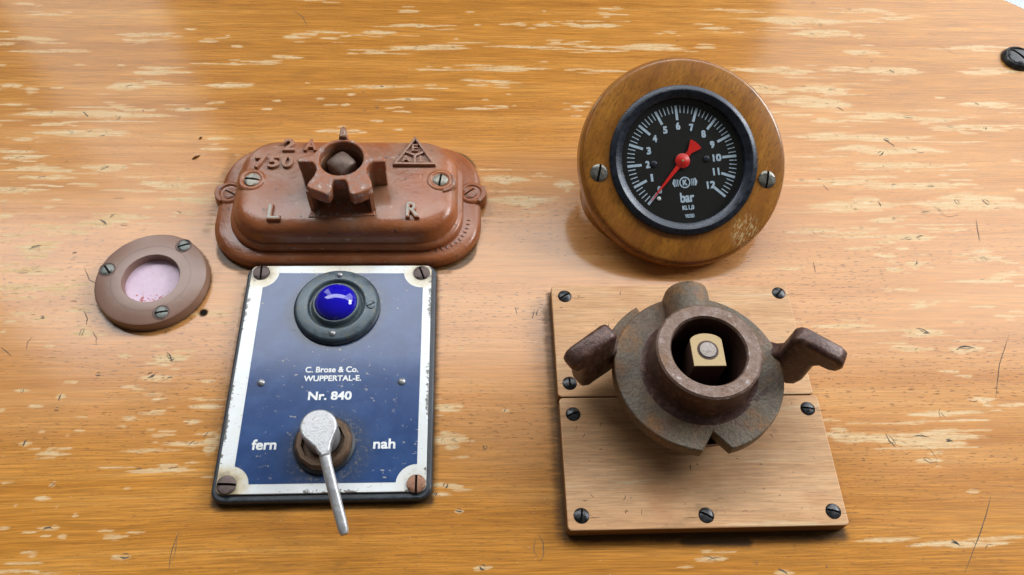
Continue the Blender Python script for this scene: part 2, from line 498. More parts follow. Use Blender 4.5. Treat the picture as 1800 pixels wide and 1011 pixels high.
def text_mesh(s, box, z0, z1, bevel=0.0, bold=.0, fat=0.0, spacing=1.0):
    if fat:                             # heavier strokes: the same letters laid a hair apart
        bb = (box[0], box[1], box[2] - 2 * fat, box[3] - 2 * fat)
        ms = []
        for k, (dx, dy) in enumerate(((-1, -1), (1, -1), (1, 1), (-1, 1), (0, 0))):
            m = text_mesh(s, (bb[0] + dx * fat, bb[1] + dy * fat, bb[2], bb[3]), z0, z1 + k * .004, 0, bold, 0, spacing)
            ms.append(m)
        return join(ms)
    """letters fitted into box = (x centre, y centre, width, height)"""
    cu = bpy.data.curves.new("t", 'FONT'); cu.body = s; cu.size = 1.0
    cu.offset = bold; cu.space_character = spacing
    cu.extrude = .05
    if bevel: cu.bevel_depth = bevel; cu.bevel_resolution = 2
    ob = bpy.data.objects.new("t", cu); scene.collection.objects.link(ob)
    bpy.context.view_layer.update()
    me = bpy.data.meshes.new_from_object(ob.evaluated_get(bpy.context.evaluated_depsgraph_get()))
    bpy.data.objects.remove(ob); bpy.data.curves.remove(cu)
    c = np.empty(len(me.vertices) * 3); me.vertices.foreach_get('co', c); c = c.reshape(-1, 3)
    lo, hi = c.min(0), c.max(0)
    c[:, 0] = (c[:, 0] - (lo[0] + hi[0]) / 2) * (box[2] / (hi[0] - lo[0])) + box[0]
    c[:, 1] = (c[:, 1] - (lo[1] + hi[1]) / 2) * (box[3] / (hi[1] - lo[1])) + box[1]
    c[:, 2] = (c[:, 2] - lo[2]) / (hi[2] - lo[2]) * (z1 - z0) + z0
    me.vertices.foreach_set('co', c.ravel()); me.update()
    return me

def join(meshes):
    bm = bmesh.new()
    for m in meshes:
        bm.from_mesh(m); bpy.data.meshes.remove(m)
    me = bpy.data.meshes.new("j"); bm.to_mesh(me); bm.free()
    return me

def rrect(x0, x1, y0, y1, r, n=8):
    P = []
    for cx, cy, a in ((x1 - r, y1 - r, 0), (x0 + r, y1 - r, 90), (x0 + r, y0 + r, 180), (x1 - r, y0 + r, 270)):
        for i in range(n + 1):
            t = R(a + 90 * i / n); P.append((cx + r * math.cos(t), cy + r * math.sin(t)))
    return P

def circ(cx, cy, r, n=64):
    return [(cx + r * math.cos(2 * math.pi * i / n), cy + r * math.sin(2 * math.pi * i / n)) for i in range(n)]

def screw_mesh(x, y, z0, z1, r, ang, slot=.16, dome=.25, n=8):
    """slotted screw head: two half heads with an open slot between them over a floor"""
    V, F = [], []
    g = r * slot
    for s in (1, -1):
        base = len(V)
        for i in range(n + 1):
            u = g + (r - g) * (1 - (1 - i / n) ** 1.7)
            h = math.sqrt(max(r * r - u * u, 0)) if i < n else r * .02
            for j in range(n + 1):
                w = (2 * j / n - 1)
                px, py = s * u, s * w * h
                q = min((px * px + py * py) / (r * r), 1)
                V.append((px, py, z1 - dome * r * q - (.10 * r if q > .97 else 0)))
        for i in range(n):
            for j in range(n):
                a = base + i * (n + 1) + j
                F.append((a, a + n + 1, a + n + 2, a + 1))
        per = [base + j for j in range(n + 1)] + [base + i * (n + 1) + n for i in range(1, n + 1)] \
            + [base + n * (n + 1) + j for j in range(n - 1, -1, -1)] + [base + i * (n + 1) for i in range(n - 1, 0, -1)]
        lo = len(V)
        for k in per:
            V.append((V[k][0], V[k][1], z0))
        m = len(per)
        for k in range(m):
            F.append((per[k], lo + k, lo + (k + 1) % m, per[(k + 1) % m]))
    b = len(V)
    fz = max(z1 - .42 * r, z0 + .03)
    V += [(p[0], p[1], fz) for p in ring(0, 0, fz, r * .985, 24)]
    F.append(tuple(range(b, b + 24)))
    me = mesh_from(V, F)
    bm = bmesh.new(); bm.from_mesh(me); bmesh.ops.recalc_face_normals(bm, faces=bm.faces); bm.to_mesh(me); bm.free()
    me.transform(Matrix.Translation((x, y, 0)) @ Matrix.Rotation(R(ang), 4, 'Z'))
    return me

class Thing:
    def __init__(self, name, label, cat, origin, group=None):
        self.o = bpy.data.objects.new(name, None)
        scene.collection.objects.link(self.o)
        self.o.empty_display_size = .01
        self.org = Vector(origin)
        self.o.location = self.org * S
        self.o['label'] = label; self.o['category'] = cat
        if group: self.o['group'] = group
    def part(self, name, me, mat, parent=None, smooth=35, xf=None, label=None):
        if xf is not None: me.transform(xf)
        me.transform(Matrix.Scale(S, 4) @ Matrix.Translation(-self.org))
        me.name = name
        me.materials.clear(); me.materials.append(M[mat])
        if smooth:
            me.polygons.foreach_set('use_smooth', [True] * len(me.polygons))
            me.set_sharp_from_angle(angle=R(smooth))
        if name in ('screw', 'grub_screw', 'screw_head'):      # near-black floor in the bottom of the slot
            me.materials.append(M['hole']); me.polygons[len(me.polygons) - 1].material_index = 1
        ob = bpy.data.objects.new(name, me)
        scene.collection.objects.link(ob)
        ob.parent = parent if parent else self.o
        if label: ob['label'] = label
        return ob

def fix_normals(me):
    bm = bmesh.new(); bm.from_mesh(me); bmesh.ops.recalc_face_normals(bm, faces=bm.faces); bm.to_mesh(me); bm.free()
    return me
WEAR=[(-260.8,184.2,6.0,1.25),(-245.4,175.3,10.9,1.22),(-264.2,161.7,2.9,0.74),(-247.9,155.7,14.5,2.04),(-261.2,151.5,5.7,0.86),(-243.4,146.4,14.3,1.28),
(-257.2,136.3,2.3,0.83),(-248.8,121.8,5.5,1.87),(-238.4,119.5,4.6,1.6),(-226.1,120.3,3.7,0.8),(-244.1,108.7,6.4,1.16),(-194.2,160.2,11.8,2.07),
(-192.1,154.8,4.9,1.17),(-180.5,161.2,5.9,1.19),(-219.0,137.0,3.8,0.98),(-197.9,136.7,2.9,0.84),(-176.9,132.2,16.2,1.94),(-192.5,120.8,10.3,3.49),
(-178.2,124.4,7.6,1.36),(-193.6,108.9,5.5,0.65),(-204.9,102.0,40.1,3.32),(-181.8,105.4,9.2,1.03),(-157.8,105.9,13.9,1.3),(-246.0,95.3,1.3,1.25),
(-219.6,95.5,8.1,1.25),(-206.5,90.0,23.3,2.47),(-232.9,85.2,5.3,1.7),(-234.3,77.7,12.2,1.19),(-229.8,74.2,10.5,2.36),(-220.7,66.6,19.0,1.85),
(-189.7,67.9,11.4,2.33),(-212.5,61.8,11.2,1.83),(-197.9,58.3,7.7,0.91),(-157.9,57.6,15.6,2.05),(-229.3,54.6,5.1,1.12),(-156.7,155.7,5.9,1.18),
(-141.3,152.2,3.5,1.17),(-147.5,160.4,1.5,0.89),(-113.6,143.9,8.9,1.72),(-111.3,159.4,8.0,1.49),(-93.5,163.6,10.1,1.21),(-93.1,158.9,6.1,1.05),
(-140.9,123.0,12.4,2.44),(-94.0,114.1,2.4,1.2),(-115.6,111.9,2.8,0.79),(-139.9,86.7,6.4,0.86),(-141.5,80.0,7.2,1.7),(-88.8,109.8,3.8,0.79),
(-119.6,106.6,3.8,0.65),(-86.4,92.3,8.4,1.14),(-168.3,164.9,4.0,0.75),(-144.7,110.9,4.7,0.79),(-101.8,125.3,1.4,0.55),(-106.3,190.2,9.4,0.96),
(-141.3,138.7,11.7,0.71),(-133.8,140.7,4.9,0.71),(-51.7,181.3,6.0,2.03),(-48.3,170.0,14.0,1.76),(-67.1,163.9,10.2,2.38),(-85.0,160.9,2.9,1.28),
(-40.5,152.3,21.7,2.53),(14.1,154.0,20.5,1.17),(-68.4,147.9,8.6,1.25),(8.8,172.1,5.2,1.56),(22.3,171.5,5.3,1.78),(38.2,172.6,6.0,1.12),
(-40.1,135.8,7.1,1.21),(3.3,137.1,21.5,1.84),(-63.5,123.1,18.0,1.27),(-38.5,124.4,3.5,0.98),(-9.0,127.7,12.7,0.99),(-12.6,124.5,7.7,0.79),
(-78.6,117.1,2.4,1.34),(-47.2,113.8,12.4,1.24),(-14.1,107.8,8.3,1.51),(-1.7,108.6,4.1,0.47),(-81.1,109.7,2.4,1.13),(-53.0,105.5,4.1,0.75),
(-64.8,98.5,4.0,1.1),(21.5,142.5,3.6,0.52),(-9.9,114.2,2.1,0.77),(2.0,118.0,2.1,0.68),(-18.0,181.9,2.6,0.91),(23.7,183.0,1.5,0.91),
(-13.6,171.1,2.2,0.88),(-25.4,159.7,1.5,0.75),(37.3,110.1,4.2,1.15),(31.1,156.6,6.7,0.75),(-75.7,92.1,4.6,1.26),(36.0,103.0,3.5,0.75),
(-53.8,93.1,2.7,0.9),(215.4,2.4,14.1,1.63),(228.4,6.2,7.1,1.86),(178.0,-2.1,6.1,1.0),(182.5,-10.0,6.9,1.37),(144.6,-20.7,15.1,1.5),
(178.4,-23.4,10.1,2.62),(194.8,-32.3,8.3,2.56),(171.5,-32.1,10.0,1.64),(218.4,-16.1,6.0,1.35),(208.9,-11.2,6.9,0.78),(183.8,-43.0,4.9,0.88),
(193.3,-55.8,6.4,1.36),(176.0,-61.8,17.4,1.99),(157.7,-72.6,31.0,3.51),(162.6,-81.9,6.1,1.55),(163.9,-114.6,20.2,1.66),(131.8,-70.6,9.3,2.88),
(176.6,-94.6,3.0,0.89),(205.2,-58.5,6.4,1.01),(196.0,-18.8,2.6,0.95),(210.9,187.8,14.2,1.47),(224.8,181.0,10.0,1.7),(205.1,178.3,6.6,1.2),
(198.2,152.7,11.2,2.82),(209.0,137.3,20.4,3.05),(254.8,113.0,17.0,2.58),(267.3,157.7,18.0,1.61),(268.4,138.1,20.0,2.2),(195.7,103.9,21.1,2.8),
(225.2,102.2,15.1,2.0),(235.7,97.3,16.6,1.19),(248.6,95.4,8.3,1.58),(258.5,98.0,7.6,0.79),(231.1,118.0,3.1,1.25),(201.1,166.4,4.1,0.93),
(-140.9,-33.6,7.0,2.97),(-144.8,-42.1,6.9,1.86),(-159.2,-32.3,3.2,1.06),(-177.9,-43.8,3.2,1.02),(-195.8,-47.2,3.1,0.91),(-180.1,-50.3,2.2,2.0),
(-188.8,-54.1,3.5,0.98),(-201.1,-55.4,1.4,0.98),(-123.9,-43.8,3.7,0.82),(-144.2,-49.5,4.5,0.81),(-169.7,-58.8,3.5,0.58),(-151.6,-59.1,3.5,0.58),
(-143.5,-57.6,6.2,0.78),(-153.5,-62.6,2.6,0.48),(-183.3,-64.9,1.7,0.76),(-169.3,-64.3,2.2,0.67),(-173.5,-66.3,1.3,0.66),(-122.9,-55.2,7.2,1.78),
(-123.9,-70.6,14.0,1.51),(-188.3,-69.2,2.6,1.5),(-177.2,-73.7,6.9,0.92),(-117.1,-69.3,4.4,4.73),(-137.7,-66.7,5.3,0.67),(-135.8,-81.0,13.7,1.27),
(-130.8,-80.2,5.2,0.91),(-190.6,-84.7,2.5,0.44),(-173.8,-85.7,1.5,1.24),(-146.3,-87.6,1.7,0.62),(-176.0,-90.9,3.3,1.04),(-186.7,-101.4,2.4,0.67),
(-171.0,-101.9,4.1,1.34),(-165.3,-105.1,1.8,1.33),(-146.6,-105.3,4.9,0.75),(-175.4,-110.8,3.6,1.3),(-143.2,-112.9,4.0,0.97),(-179.7,-116.9,9.5,0.79),
(-162.8,-97.2,1.2,0.77),(-184.9,-93.2,1.0,0.52),(-170.2,-94.2,1.2,0.52),(-127.2,-61.5,3.6,1.16),(-190.4,-27.2,2.8,0.75),(-226.3,54.3,14.5,1.7),
(-230.9,48.0,2.0,0.83),(-148.0,49.1,14.7,2.11),(-156.8,56.9,10.7,2.16),(-207.9,48.8,3.2,0.73),(-209.9,44.4,2.8,0.83),(-227.7,39.8,3.9,2.03),
(-202.1,38.8,2.0,0.61),(-165.8,44.4,3.2,1.04),(-149.9,41.3,4.8,0.83),(-183.1,35.7,11.9,3.04),(-174.2,38.7,12.0,2.04),(-209.4,33.7,5.5,1.2),
(-204.2,31.7,4.7,1.0),(-194.4,30.2,6.3,1.79),(-220.5,28.5,7.0,1.18),(-209.3,21.9,9.6,3.1),(-207.3,17.1,5.7,2.1),(-211.4,10.0,9.8,2.24),
(-199.4,10.4,5.3,1.31),(-207.3,0.8,15.0,2.36),(-193.6,-0.2,4.5,2.73),(-184.5,2.8,6.0,1.1),(-206.6,-4.2,5.9,1.07),(-197.4,-5.6,2.2,0.54),
(-206.7,-11.7,4.4,1.4),(-182.8,-10.3,5.9,1.41),(-210.0,-15.6,2.9,0.86),(-196.9,-14.1,4.4,0.87),(-178.6,-21.4,5.8,2.05),(-190.2,-27.2,1.8,0.84),
(-210.8,-20.3,1.4,0.85),(-158.8,-32.3,2.5,0.83),(-127.3,-12.7,8.2,2.12),(-133.2,33.6,4.8,1.22),(-141.3,-33.0,6.5,2.48),(-1.9,61.7,12.1,2.9),
(5.5,48.6,17.9,3.88),(26.6,57.9,5.2,4.44),(-30.2,-3.6,2.3,0.55),(-22.0,-30.4,1.4,0.68),(14.7,63.5,5.2,0.67),(-27.2,-56.5,6.5,1.8),
(-26.6,-69.7,7.2,4.32),(-27.7,-88.8,6.1,1.08),(-31.4,-92.0,6.1,0.89),(-22.9,-98.4,1.9,1.04),(-14.5,-119.3,3.7,1.13),(-22.2,-30.2,1.4,0.65),
(-4.5,-58.3,1.9,1.0),(58.6,186.1,4.7,1.12),(60.0,181.2,5.6,1.25),(51.7,171.5,15.6,2.17),(119.2,170.7,9.3,1.64),(92.7,167.2,4.6,0.81),
(123.8,187.1,2.9,0.85),(49.3,154.3,6.3,1.43),(78.2,154.4,20.0,2.87),(56.2,151.4,12.6,1.29),(111.0,154.9,6.4,1.57),(35.1,156.6,6.3,0.91),
(54.8,135.8,11.5,1.0),(35.5,136.6,3.5,0.87),(39.6,110.2,5.1,1.05),(146.8,137.4,23.5,2.78),(137.1,124.9,8.9,2.45),(168.1,124.0,16.1,4.9),
(156.9,114.2,17.6,3.58),(169.6,112.0,13.2,4.75),(171.3,177.4,28.6,4.18),(178.2,166.6,18.9,3.26),(140.8,121.3,10.6,1.7),(180.6,138.5,9.1,1.78),
(159.9,90.0,17.1,2.02),(150.4,104.8,8.7,1.16),(166.7,100.3,10.4,1.61),(248.8,95.9,7.8,1.43),(225.5,96.0,8.6,0.92),(188.6,88.9,30.6,2.2),
(193.3,81.0,31.9,3.92),(202.3,70.9,30.8,1.72),(228.8,71.3,3.4,0.96),(216.8,64.6,3.4,0.85),(162.4,60.5,24.2,2.03),(198.5,58.1,29.5,2.03),
(225.3,58.8,6.7,1.3),(166.7,46.0,23.7,3.91),(223.9,46.1,30.7,5.54),(179.9,36.8,9.3,2.08),(165.9,32.4,6.3,0.94),(199.1,31.9,6.8,0.77),
(213.9,31.6,3.6,0.77),(141.4,30.0,13.3,2.03),(164.6,27.4,22.4,1.01),(187.6,27.0,13.4,2.53),(174.8,24.1,5.6,1.67),(162.8,20.9,9.0,0.83),
(182.3,20.7,3.5,1.32),(174.7,16.2,4.8,1.63),(185.1,11.7,4.8,2.42),(175.4,8.9,4.8,2.08),(219.4,18.5,5.6,2.15),(220.0,14.4,8.4,1.96),
(207.5,16.5,3.1,0.99),(125.8,9.5,5.4,1.11),(257.1,74.0,3.8,0.97),(252.2,55.2,3.0,1.29),(199.0,67.1,3.7,0.47),(69.1,-117.8,6.6,1.08),
(164.8,-114.3,20.4,1.3),(95.3,-123.3,3.7,1.06),]
DENTS=[(194.5,85.5,6.2,-52.0,1.6),(188.4,78.6,4.2,42.0,1.6),(206.2,81.3,2.8,-15.0,0.8),(209.4,79.2,2.8,0.0,0.7),(178.3,46.5,3.5,-80.0,1.0),
(199.9,41.4,4.9,0.0,0.8),(217.2,47.8,3.5,-80.0,1.2),(231.8,47.9,4.2,-60.0,1.4),(206.9,42.9,2.8,-70.0,0.8),(211.1,40.5,9.7,0.0,0.5),
(143.6,61.4,2.8,-5.0,0.8),(152.5,61.7,2.1,-15.0,0.8),(189.0,58.4,2.8,5.0,0.7),(207.5,57.6,3.5,0.0,0.7),(192.6,27.0,4.2,30.0,0.9),
(186.7,26.1,3.5,0.0,0.8),(220.0,14.4,2.8,-60.0,0.7),(186.7,12.5,2.4,60.0,0.7),(168.5,90.8,2.1,-40.0,0.6),(249.2,95.9,2.1,50.0,0.8),
(166.0,43.4,2.1,0.0,0.7),(236.2,43.6,3.5,0.0,0.6),(142.7,29.6,2.8,-50.0,0.5),(183.0,37.7,2.1,20.0,0.8),(165.9,32.4,2.1,0.0,0.7),
(-207.6,101.9,5.4,-40.0,1.3),(-224.5,103.7,2.3,80.0,0.7),(-191.1,99.5,3.2,60.0,0.8),(-190.8,121.8,4.1,25.0,0.9),(-158.8,106.0,3.6,10.0,0.7),
(-211.0,90.0,3.2,75.0,0.7),(-202.7,90.9,2.5,30.0,0.8),(-196.1,87.9,2.7,10.0,0.9),(-190.6,67.9,4.0,40.0,0.9),(-217.7,62.0,3.6,20.0,0.9),
(-180.1,104.9,0.9,80.0,1.2),(-209.1,71.9,2.3,50.0,0.6),(-230.6,74.2,3.6,20.0,0.6),(-156.6,57.3,2.7,-50.0,0.6),(-183.9,35.7,5.1,-35.0,1.6),
(-209.7,21.9,5.6,30.0,1.3),(-180.3,39.3,2.9,50.0,0.7),(-141.8,-32.6,5.1,-60.0,0.9),(-140.1,-33.9,2.2,20.0,1.2),(-179.5,-20.9,3.4,80.0,0.8),
(-178.4,-21.0,3.4,80.0,0.8),(-228.9,54.8,3.4,20.0,0.8),(-174.1,34.5,3.4,0.0,0.7),(-211.1,9.1,5.1,5.0,0.7),(-206.5,11.4,3.4,40.0,0.6),
(-196.9,-14.1,1.7,0.0,1.6),(-186.1,-6.1,2.6,0.0,1.0),(-151.1,41.5,2.6,-30.0,0.7),(-179.8,49.3,5.1,0.0,0.6),(-192.0,18.9,2.1,10.0,1.0),
(-140.9,-33.6,4.8,-60.0,1.0),(-146.8,-41.3,2.9,30.0,2.4),(-139.3,-42.4,2.2,10.0,1.2),(-167.9,-40.7,2.2,0.0,1.6),(-180.1,-50.3,3.3,85.0,0.9),
(-195.6,-47.2,2.2,80.0,0.8),(-188.3,-69.2,2.6,80.0,1.4),(-125.7,-70.3,2.9,40.0,0.9),(-120.7,-66.9,3.3,60.0,0.7),(-171.3,-102.2,3.3,10.0,1.3),
(-141.7,-112.7,3.3,0.0,1.6),(-124.6,-110.8,13.2,88.0,0.8),(-180.3,-55.5,1.8,0.0,1.2),(-130.8,-80.2,3.7,10.0,0.8),(-173.8,-85.7,2.2,60.0,0.8),
(-143.6,-80.3,2.4,0.0,0.8),(-27.7,-88.8,2.0,60.0,1.6),(-31.4,-92.0,1.5,60.0,1.3),(-22.9,-98.4,2.6,-10.0,1.1),(-14.5,-119.4,2.0,-30.0,1.8),
(-4.5,-58.3,2.2,60.0,0.7),(-13.5,-73.8,2.2,-70.0,0.8),(-12.6,-73.8,2.2,60.0,0.8),(6.3,-112.7,9.9,88.0,0.9),(210.6,137.4,3.3,-35.0,1.6),
(202.1,145.2,1.7,60.0,0.9),(209.9,103.8,5.3,-8.0,1.2),(250.0,113.5,2.7,-30.0,1.2),(248.8,96.2,2.0,60.0,1.2),(230.4,97.3,4.0,0.0,0.7),
(193.7,87.8,3.3,-40.0,1.4),(220.3,182.8,2.0,-40.0,0.6),(246.2,155.1,12.7,-40.0,0.4),(242.1,167.7,4.7,-10.0,0.4),(194.8,-32.3,8.2,5.0,1.6),
(178.4,-23.4,6.1,-25.0,0.9),(179.6,-24.7,3.6,0.0,0.9),(149.7,-73.3,6.1,-70.0,1.2),(162.6,-71.9,6.4,0.0,0.9),(173.6,-74.0,2.9,0.0,1.8),
(136.4,-81.3,1.1,0.0,1.2),(174.1,-61.7,4.7,70.0,0.5),(164.2,-79.1,7.2,-60.0,0.4),(162.6,-114.3,3.2,-30.0,1.0),(186.6,11.8,2.5,40.0,0.7),
(217.8,14.2,3.2,-60.0,0.6),(162.6,-81.9,3.9,-30.0,0.7),(189.9,-56.2,3.6,0.0,0.6),(-63.5,123.1,2.2,5.0,1.3),(-49.9,113.8,2.6,0.0,1.3),
(-65.0,108.2,1.9,60.0,1.4),(-26.8,152.9,2.3,-20.0,0.7),(-46.3,153.3,1.9,5.0,0.6),(-72.8,118.6,1.3,0.0,0.9),(-71.0,105.8,1.7,0.0,0.8),
(68.7,-117.8,4.8,-15.0,0.6),(70.5,-118.0,4.8,10.0,0.6),(162.8,-114.0,3.6,-35.0,1.0),(94.9,-123.1,3.6,-30.0,1.3),(174.2,-115.4,2.4,50.0,0.5),
(86.1,-120.0,0.7,0.0,0.9),(111.7,-121.6,0.7,0.0,0.9),(180.3,193.5,2.0,0.0,0.8),(200.3,188.1,2.8,-10.0,0.8),(180.0,174.5,2.7,-5.0,1.6),
(173.4,166.8,2.8,-40.0,0.9),(146.9,178.4,3.1,0.0,0.6),(165.3,175.9,2.3,-20.0,0.6),(138.3,124.3,2.7,-35.0,0.7),(175.0,109.1,3.9,-50.0,1.0),
(173.3,123.4,2.3,0.0,0.7),(169.0,113.2,2.3,0.0,0.6),(96.3,160.2,1.7,0.0,0.9),(151.3,137.2,2.7,30.0,0.6),(55.6,159.2,1.6,60.0,0.5),
(-252.5,154.9,1.5,-8.0,0.33),(-256.3,155.8,1.3,0.0,0.37),(-242.8,146.1,1.1,5.0,0.38),(-187.9,159.2,2.0,75.0,0.54),(-198.5,159.8,1.9,-60.0,0.33),
(-174.8,132.5,1.7,-8.0,0.37),(-181.2,133.1,2.3,75.0,0.3),(-195.1,121.5,1.4,60.0,0.42),(-191.3,120.6,1.1,75.0,0.38),(-190.6,100.6,1.6,75.0,0.46),
(-197.8,102.7,1.1,60.0,0.32),(-185.0,102.4,1.6,-8.0,0.41),(-193.0,101.4,1.8,-60.0,0.33),(-165.1,105.5,2.2,60.0,0.34),(-194.3,89.5,0.8,-60.0,0.51),
(-195.4,91.1,2.1,-60.0,0.31),(-212.4,91.2,2.2,-40.0,0.56),(-228.9,77.9,0.9,60.0,0.57),(-232.4,73.6,1.9,-8.0,0.4),(-236.0,73.1,1.1,-60.0,0.6),
(-219.1,66.5,1.2,60.0,0.33),(-230.7,67.0,1.9,-8.0,0.48),(-189.1,68.1,1.4,0.0,0.34),(-189.3,68.5,1.5,60.0,0.44),(-216.0,61.6,0.9,-40.0,0.43),
(-155.1,57.5,1.2,60.0,0.31),(-162.5,57.1,1.2,60.0,0.43),(-116.1,143.6,2.4,-60.0,0.47),(-133.6,122.8,2.4,0.0,0.45),(-147.0,122.3,2.4,-8.0,0.4),
(-45.7,170.5,2.0,-40.0,0.46),(-45.7,170.3,1.3,-40.0,0.59),(-72.3,165.0,2.5,60.0,0.31),(-62.2,163.0,2.5,0.0,0.56),(-35.6,152.2,1.6,-40.0,0.58),
(-47.8,151.0,2.5,0.0,0.48),(-46.8,152.0,2.2,-40.0,0.56),(15.3,154.4,1.2,-60.0,0.55),(15.6,154.3,2.4,35.0,0.31),(-8.7,137.3,1.7,75.0,0.48),
(-6.0,136.8,2.2,0.0,0.39),(-66.8,122.6,2.5,35.0,0.41),(-57.3,122.9,1.2,35.0,0.56),(-48.7,113.3,2.4,-60.0,0.45),(214.3,3.0,2.2,5.0,0.49),
(222.9,2.6,2.5,35.0,0.43),(150.0,-21.2,2.4,-8.0,0.51),(141.5,-20.2,1.3,0.0,0.51),(172.4,-23.9,1.8,35.0,0.54),(179.6,-23.3,1.7,-40.0,0.55),
(193.4,-31.6,2.6,0.0,0.5),(172.8,-32.4,2.4,35.0,0.53),(177.4,-60.9,1.7,35.0,0.48),(174.8,-62.5,2.2,-60.0,0.6),(151.7,-72.8,1.9,-8.0,0.39),
(174.1,-73.7,2.2,5.0,0.32),(163.1,-71.2,1.4,-60.0,0.4),(150.3,-74.3,0.8,5.0,0.54),(171.3,-113.8,1.1,35.0,0.5),(175.8,-115.3,2.5,5.0,0.35),
(131.6,-69.5,1.2,75.0,0.56),(133.9,-69.5,1.2,35.0,0.51),(207.7,187.4,1.4,35.0,0.57),(223.6,180.8,2.3,75.0,0.43),(199.4,152.0,2.4,35.0,0.51),
(199.7,152.3,2.5,0.0,0.35),(198.4,138.7,2.6,-60.0,0.48),(204.4,136.1,1.3,60.0,0.49),(208.4,137.6,0.9,60.0,0.32),(247.3,111.8,1.5,75.0,0.31),
(249.6,113.6,1.2,-60.0,0.32),(262.3,158.3,2.0,-8.0,0.52),(270.7,158.4,2.4,5.0,0.47),(273.1,138.6,1.8,-40.0,0.35),(276.7,138.1,0.9,-8.0,0.35),
(277.8,138.1,1.8,75.0,0.56),(191.4,103.6,1.6,0.0,0.38),(200.2,103.4,2.2,5.0,0.35),(204.5,104.8,1.2,0.0,0.44),(229.2,101.6,2.3,-40.0,0.4),
(219.3,102.3,1.1,35.0,0.49),(243.9,97.1,2.0,-40.0,0.48),(-144.8,-33.2,1.3,75.0,0.54),(-124.3,-70.1,2.3,5.0,0.57),(-115.0,-67.5,2.0,0.0,0.48),
(-135.4,-80.4,1.4,5.0,0.35),(-234.2,54.3,2.3,60.0,0.31),(-223.2,54.0,1.9,-8.0,0.51),(-154.8,50.1,2.3,0.0,0.32),(-152.8,48.6,2.5,0.0,0.3),
(-154.3,56.3,1.2,-60.0,0.54),(-159.4,56.7,1.9,0.0,0.35),(-183.2,34.4,1.7,75.0,0.47),(-186.2,34.8,2.1,-60.0,0.35),(-181.1,39.5,2.5,75.0,0.4),
(-168.3,39.6,2.5,-40.0,0.4),(-207.9,21.1,1.7,0.0,0.42),(-208.0,22.4,2.0,-60.0,0.33),(-205.7,9.3,1.0,60.0,0.58),(-211.7,0.1,2.0,5.0,0.49),
(-216.2,1.0,1.2,5.0,0.37),(-123.9,-13.5,2.5,75.0,0.56),(-140.7,-33.9,2.1,-8.0,0.57),(1.7,62.4,2.2,60.0,0.38),(-0.5,62.1,2.1,-60.0,0.6),
(-1.8,49.6,0.9,0.0,0.59),(9.5,50.5,0.9,75.0,0.51),(9.1,49.9,1.0,60.0,0.54),(3.2,49.0,1.7,-60.0,0.41),(28.1,59.4,2.2,0.0,0.35),
(25.7,57.0,1.5,60.0,0.58),(-25.1,-70.2,1.8,5.0,0.58),(-29.3,-70.4,2.6,60.0,0.31),(44.5,171.1,2.0,-60.0,0.58),(51.7,170.5,1.4,-40.0,0.35),
(124.7,170.9,1.4,0.0,0.43),(69.5,153.1,2.2,-40.0,0.36),(74.1,154.7,0.9,5.0,0.44),(89.6,154.5,1.1,60.0,0.48),(57.7,151.7,0.8,-40.0,0.37),
(149.2,137.7,1.0,75.0,0.37),(153.6,137.5,1.5,-60.0,0.58),(156.3,137.8,1.8,-60.0,0.38),(135.3,125.0,1.8,-60.0,0.47),(174.9,124.0,2.3,5.0,0.56),
(169.9,126.4,1.1,-8.0,0.48),(159.4,125.6,2.4,5.0,0.51),(159.3,125.6,1.1,-8.0,0.38),(147.5,114.1,2.4,60.0,0.49),(162.4,114.3,2.2,0.0,0.57),
(152.4,113.9,0.8,-60.0,0.32),(168.5,110.0,1.6,0.0,0.39),(175.1,114.2,2.3,60.0,0.51),(173.5,110.0,1.0,0.0,0.59),(172.0,177.5,0.9,-60.0,0.5),
(175.8,177.4,1.8,0.0,0.32),(169.1,175.9,1.0,-60.0,0.45),(177.0,175.9,1.9,5.0,0.48),(167.0,165.1,1.3,-40.0,0.53),(180.3,168.1,1.1,-60.0,0.46),
(172.5,167.0,1.1,35.0,0.6),(141.8,120.5,1.8,60.0,0.38),(181.6,138.6,1.9,35.0,0.58),(153.0,89.3,2.5,-60.0,0.51),(160.6,90.2,1.3,-8.0,0.39),
(171.2,100.8,1.4,60.0,0.35),(173.8,90.0,0.9,0.0,0.31),(204.9,89.7,2.0,-8.0,0.37),(179.3,89.9,1.5,60.0,0.49),(205.1,88.8,1.7,-60.0,0.54),
(177.8,79.3,0.8,-8.0,0.43),(202.4,81.2,2.6,-60.0,0.45),(207.8,79.6,1.4,5.0,0.53),(196.1,81.0,2.5,-40.0,0.47),(187.2,70.3,1.6,60.0,0.53),
(187.2,70.2,1.0,35.0,0.52),(211.8,71.6,1.4,75.0,0.57),(159.4,61.3,1.0,-60.0,0.56),(176.3,61.2,2.1,-40.0,0.6),(158.6,59.9,2.3,-8.0,0.58),
(190.9,57.8,0.9,60.0,0.48),(208.2,57.6,1.7,-40.0,0.43),(199.6,58.4,1.7,0.0,0.55),(164.7,45.4,2.4,75.0,0.36),(162.0,44.6,1.8,35.0,0.53),
(175.0,47.8,2.5,35.0,0.4),(166.9,47.0,2.2,0.0,0.52),(230.1,44.7,1.9,-8.0,0.56),(225.2,48.0,1.6,75.0,0.34),(205.6,44.6,1.4,-60.0,0.55),
(236.4,46.5,1.3,0.0,0.5),(174.7,36.0,2.1,60.0,0.37),(146.2,29.1,1.9,-8.0,0.36),(147.0,30.0,1.1,0.0,0.45),(159.9,27.2,1.5,-8.0,0.51),
(175.8,27.2,1.9,5.0,0.48),(183.8,25.9,2.6,0.0,0.56),(185.7,26.3,1.2,35.0,0.52),(218.7,15.3,2.2,5.0,0.55),(170.3,-113.9,2.1,-40.0,0.45),
(161.7,-114.0,1.1,0.0,0.35),]
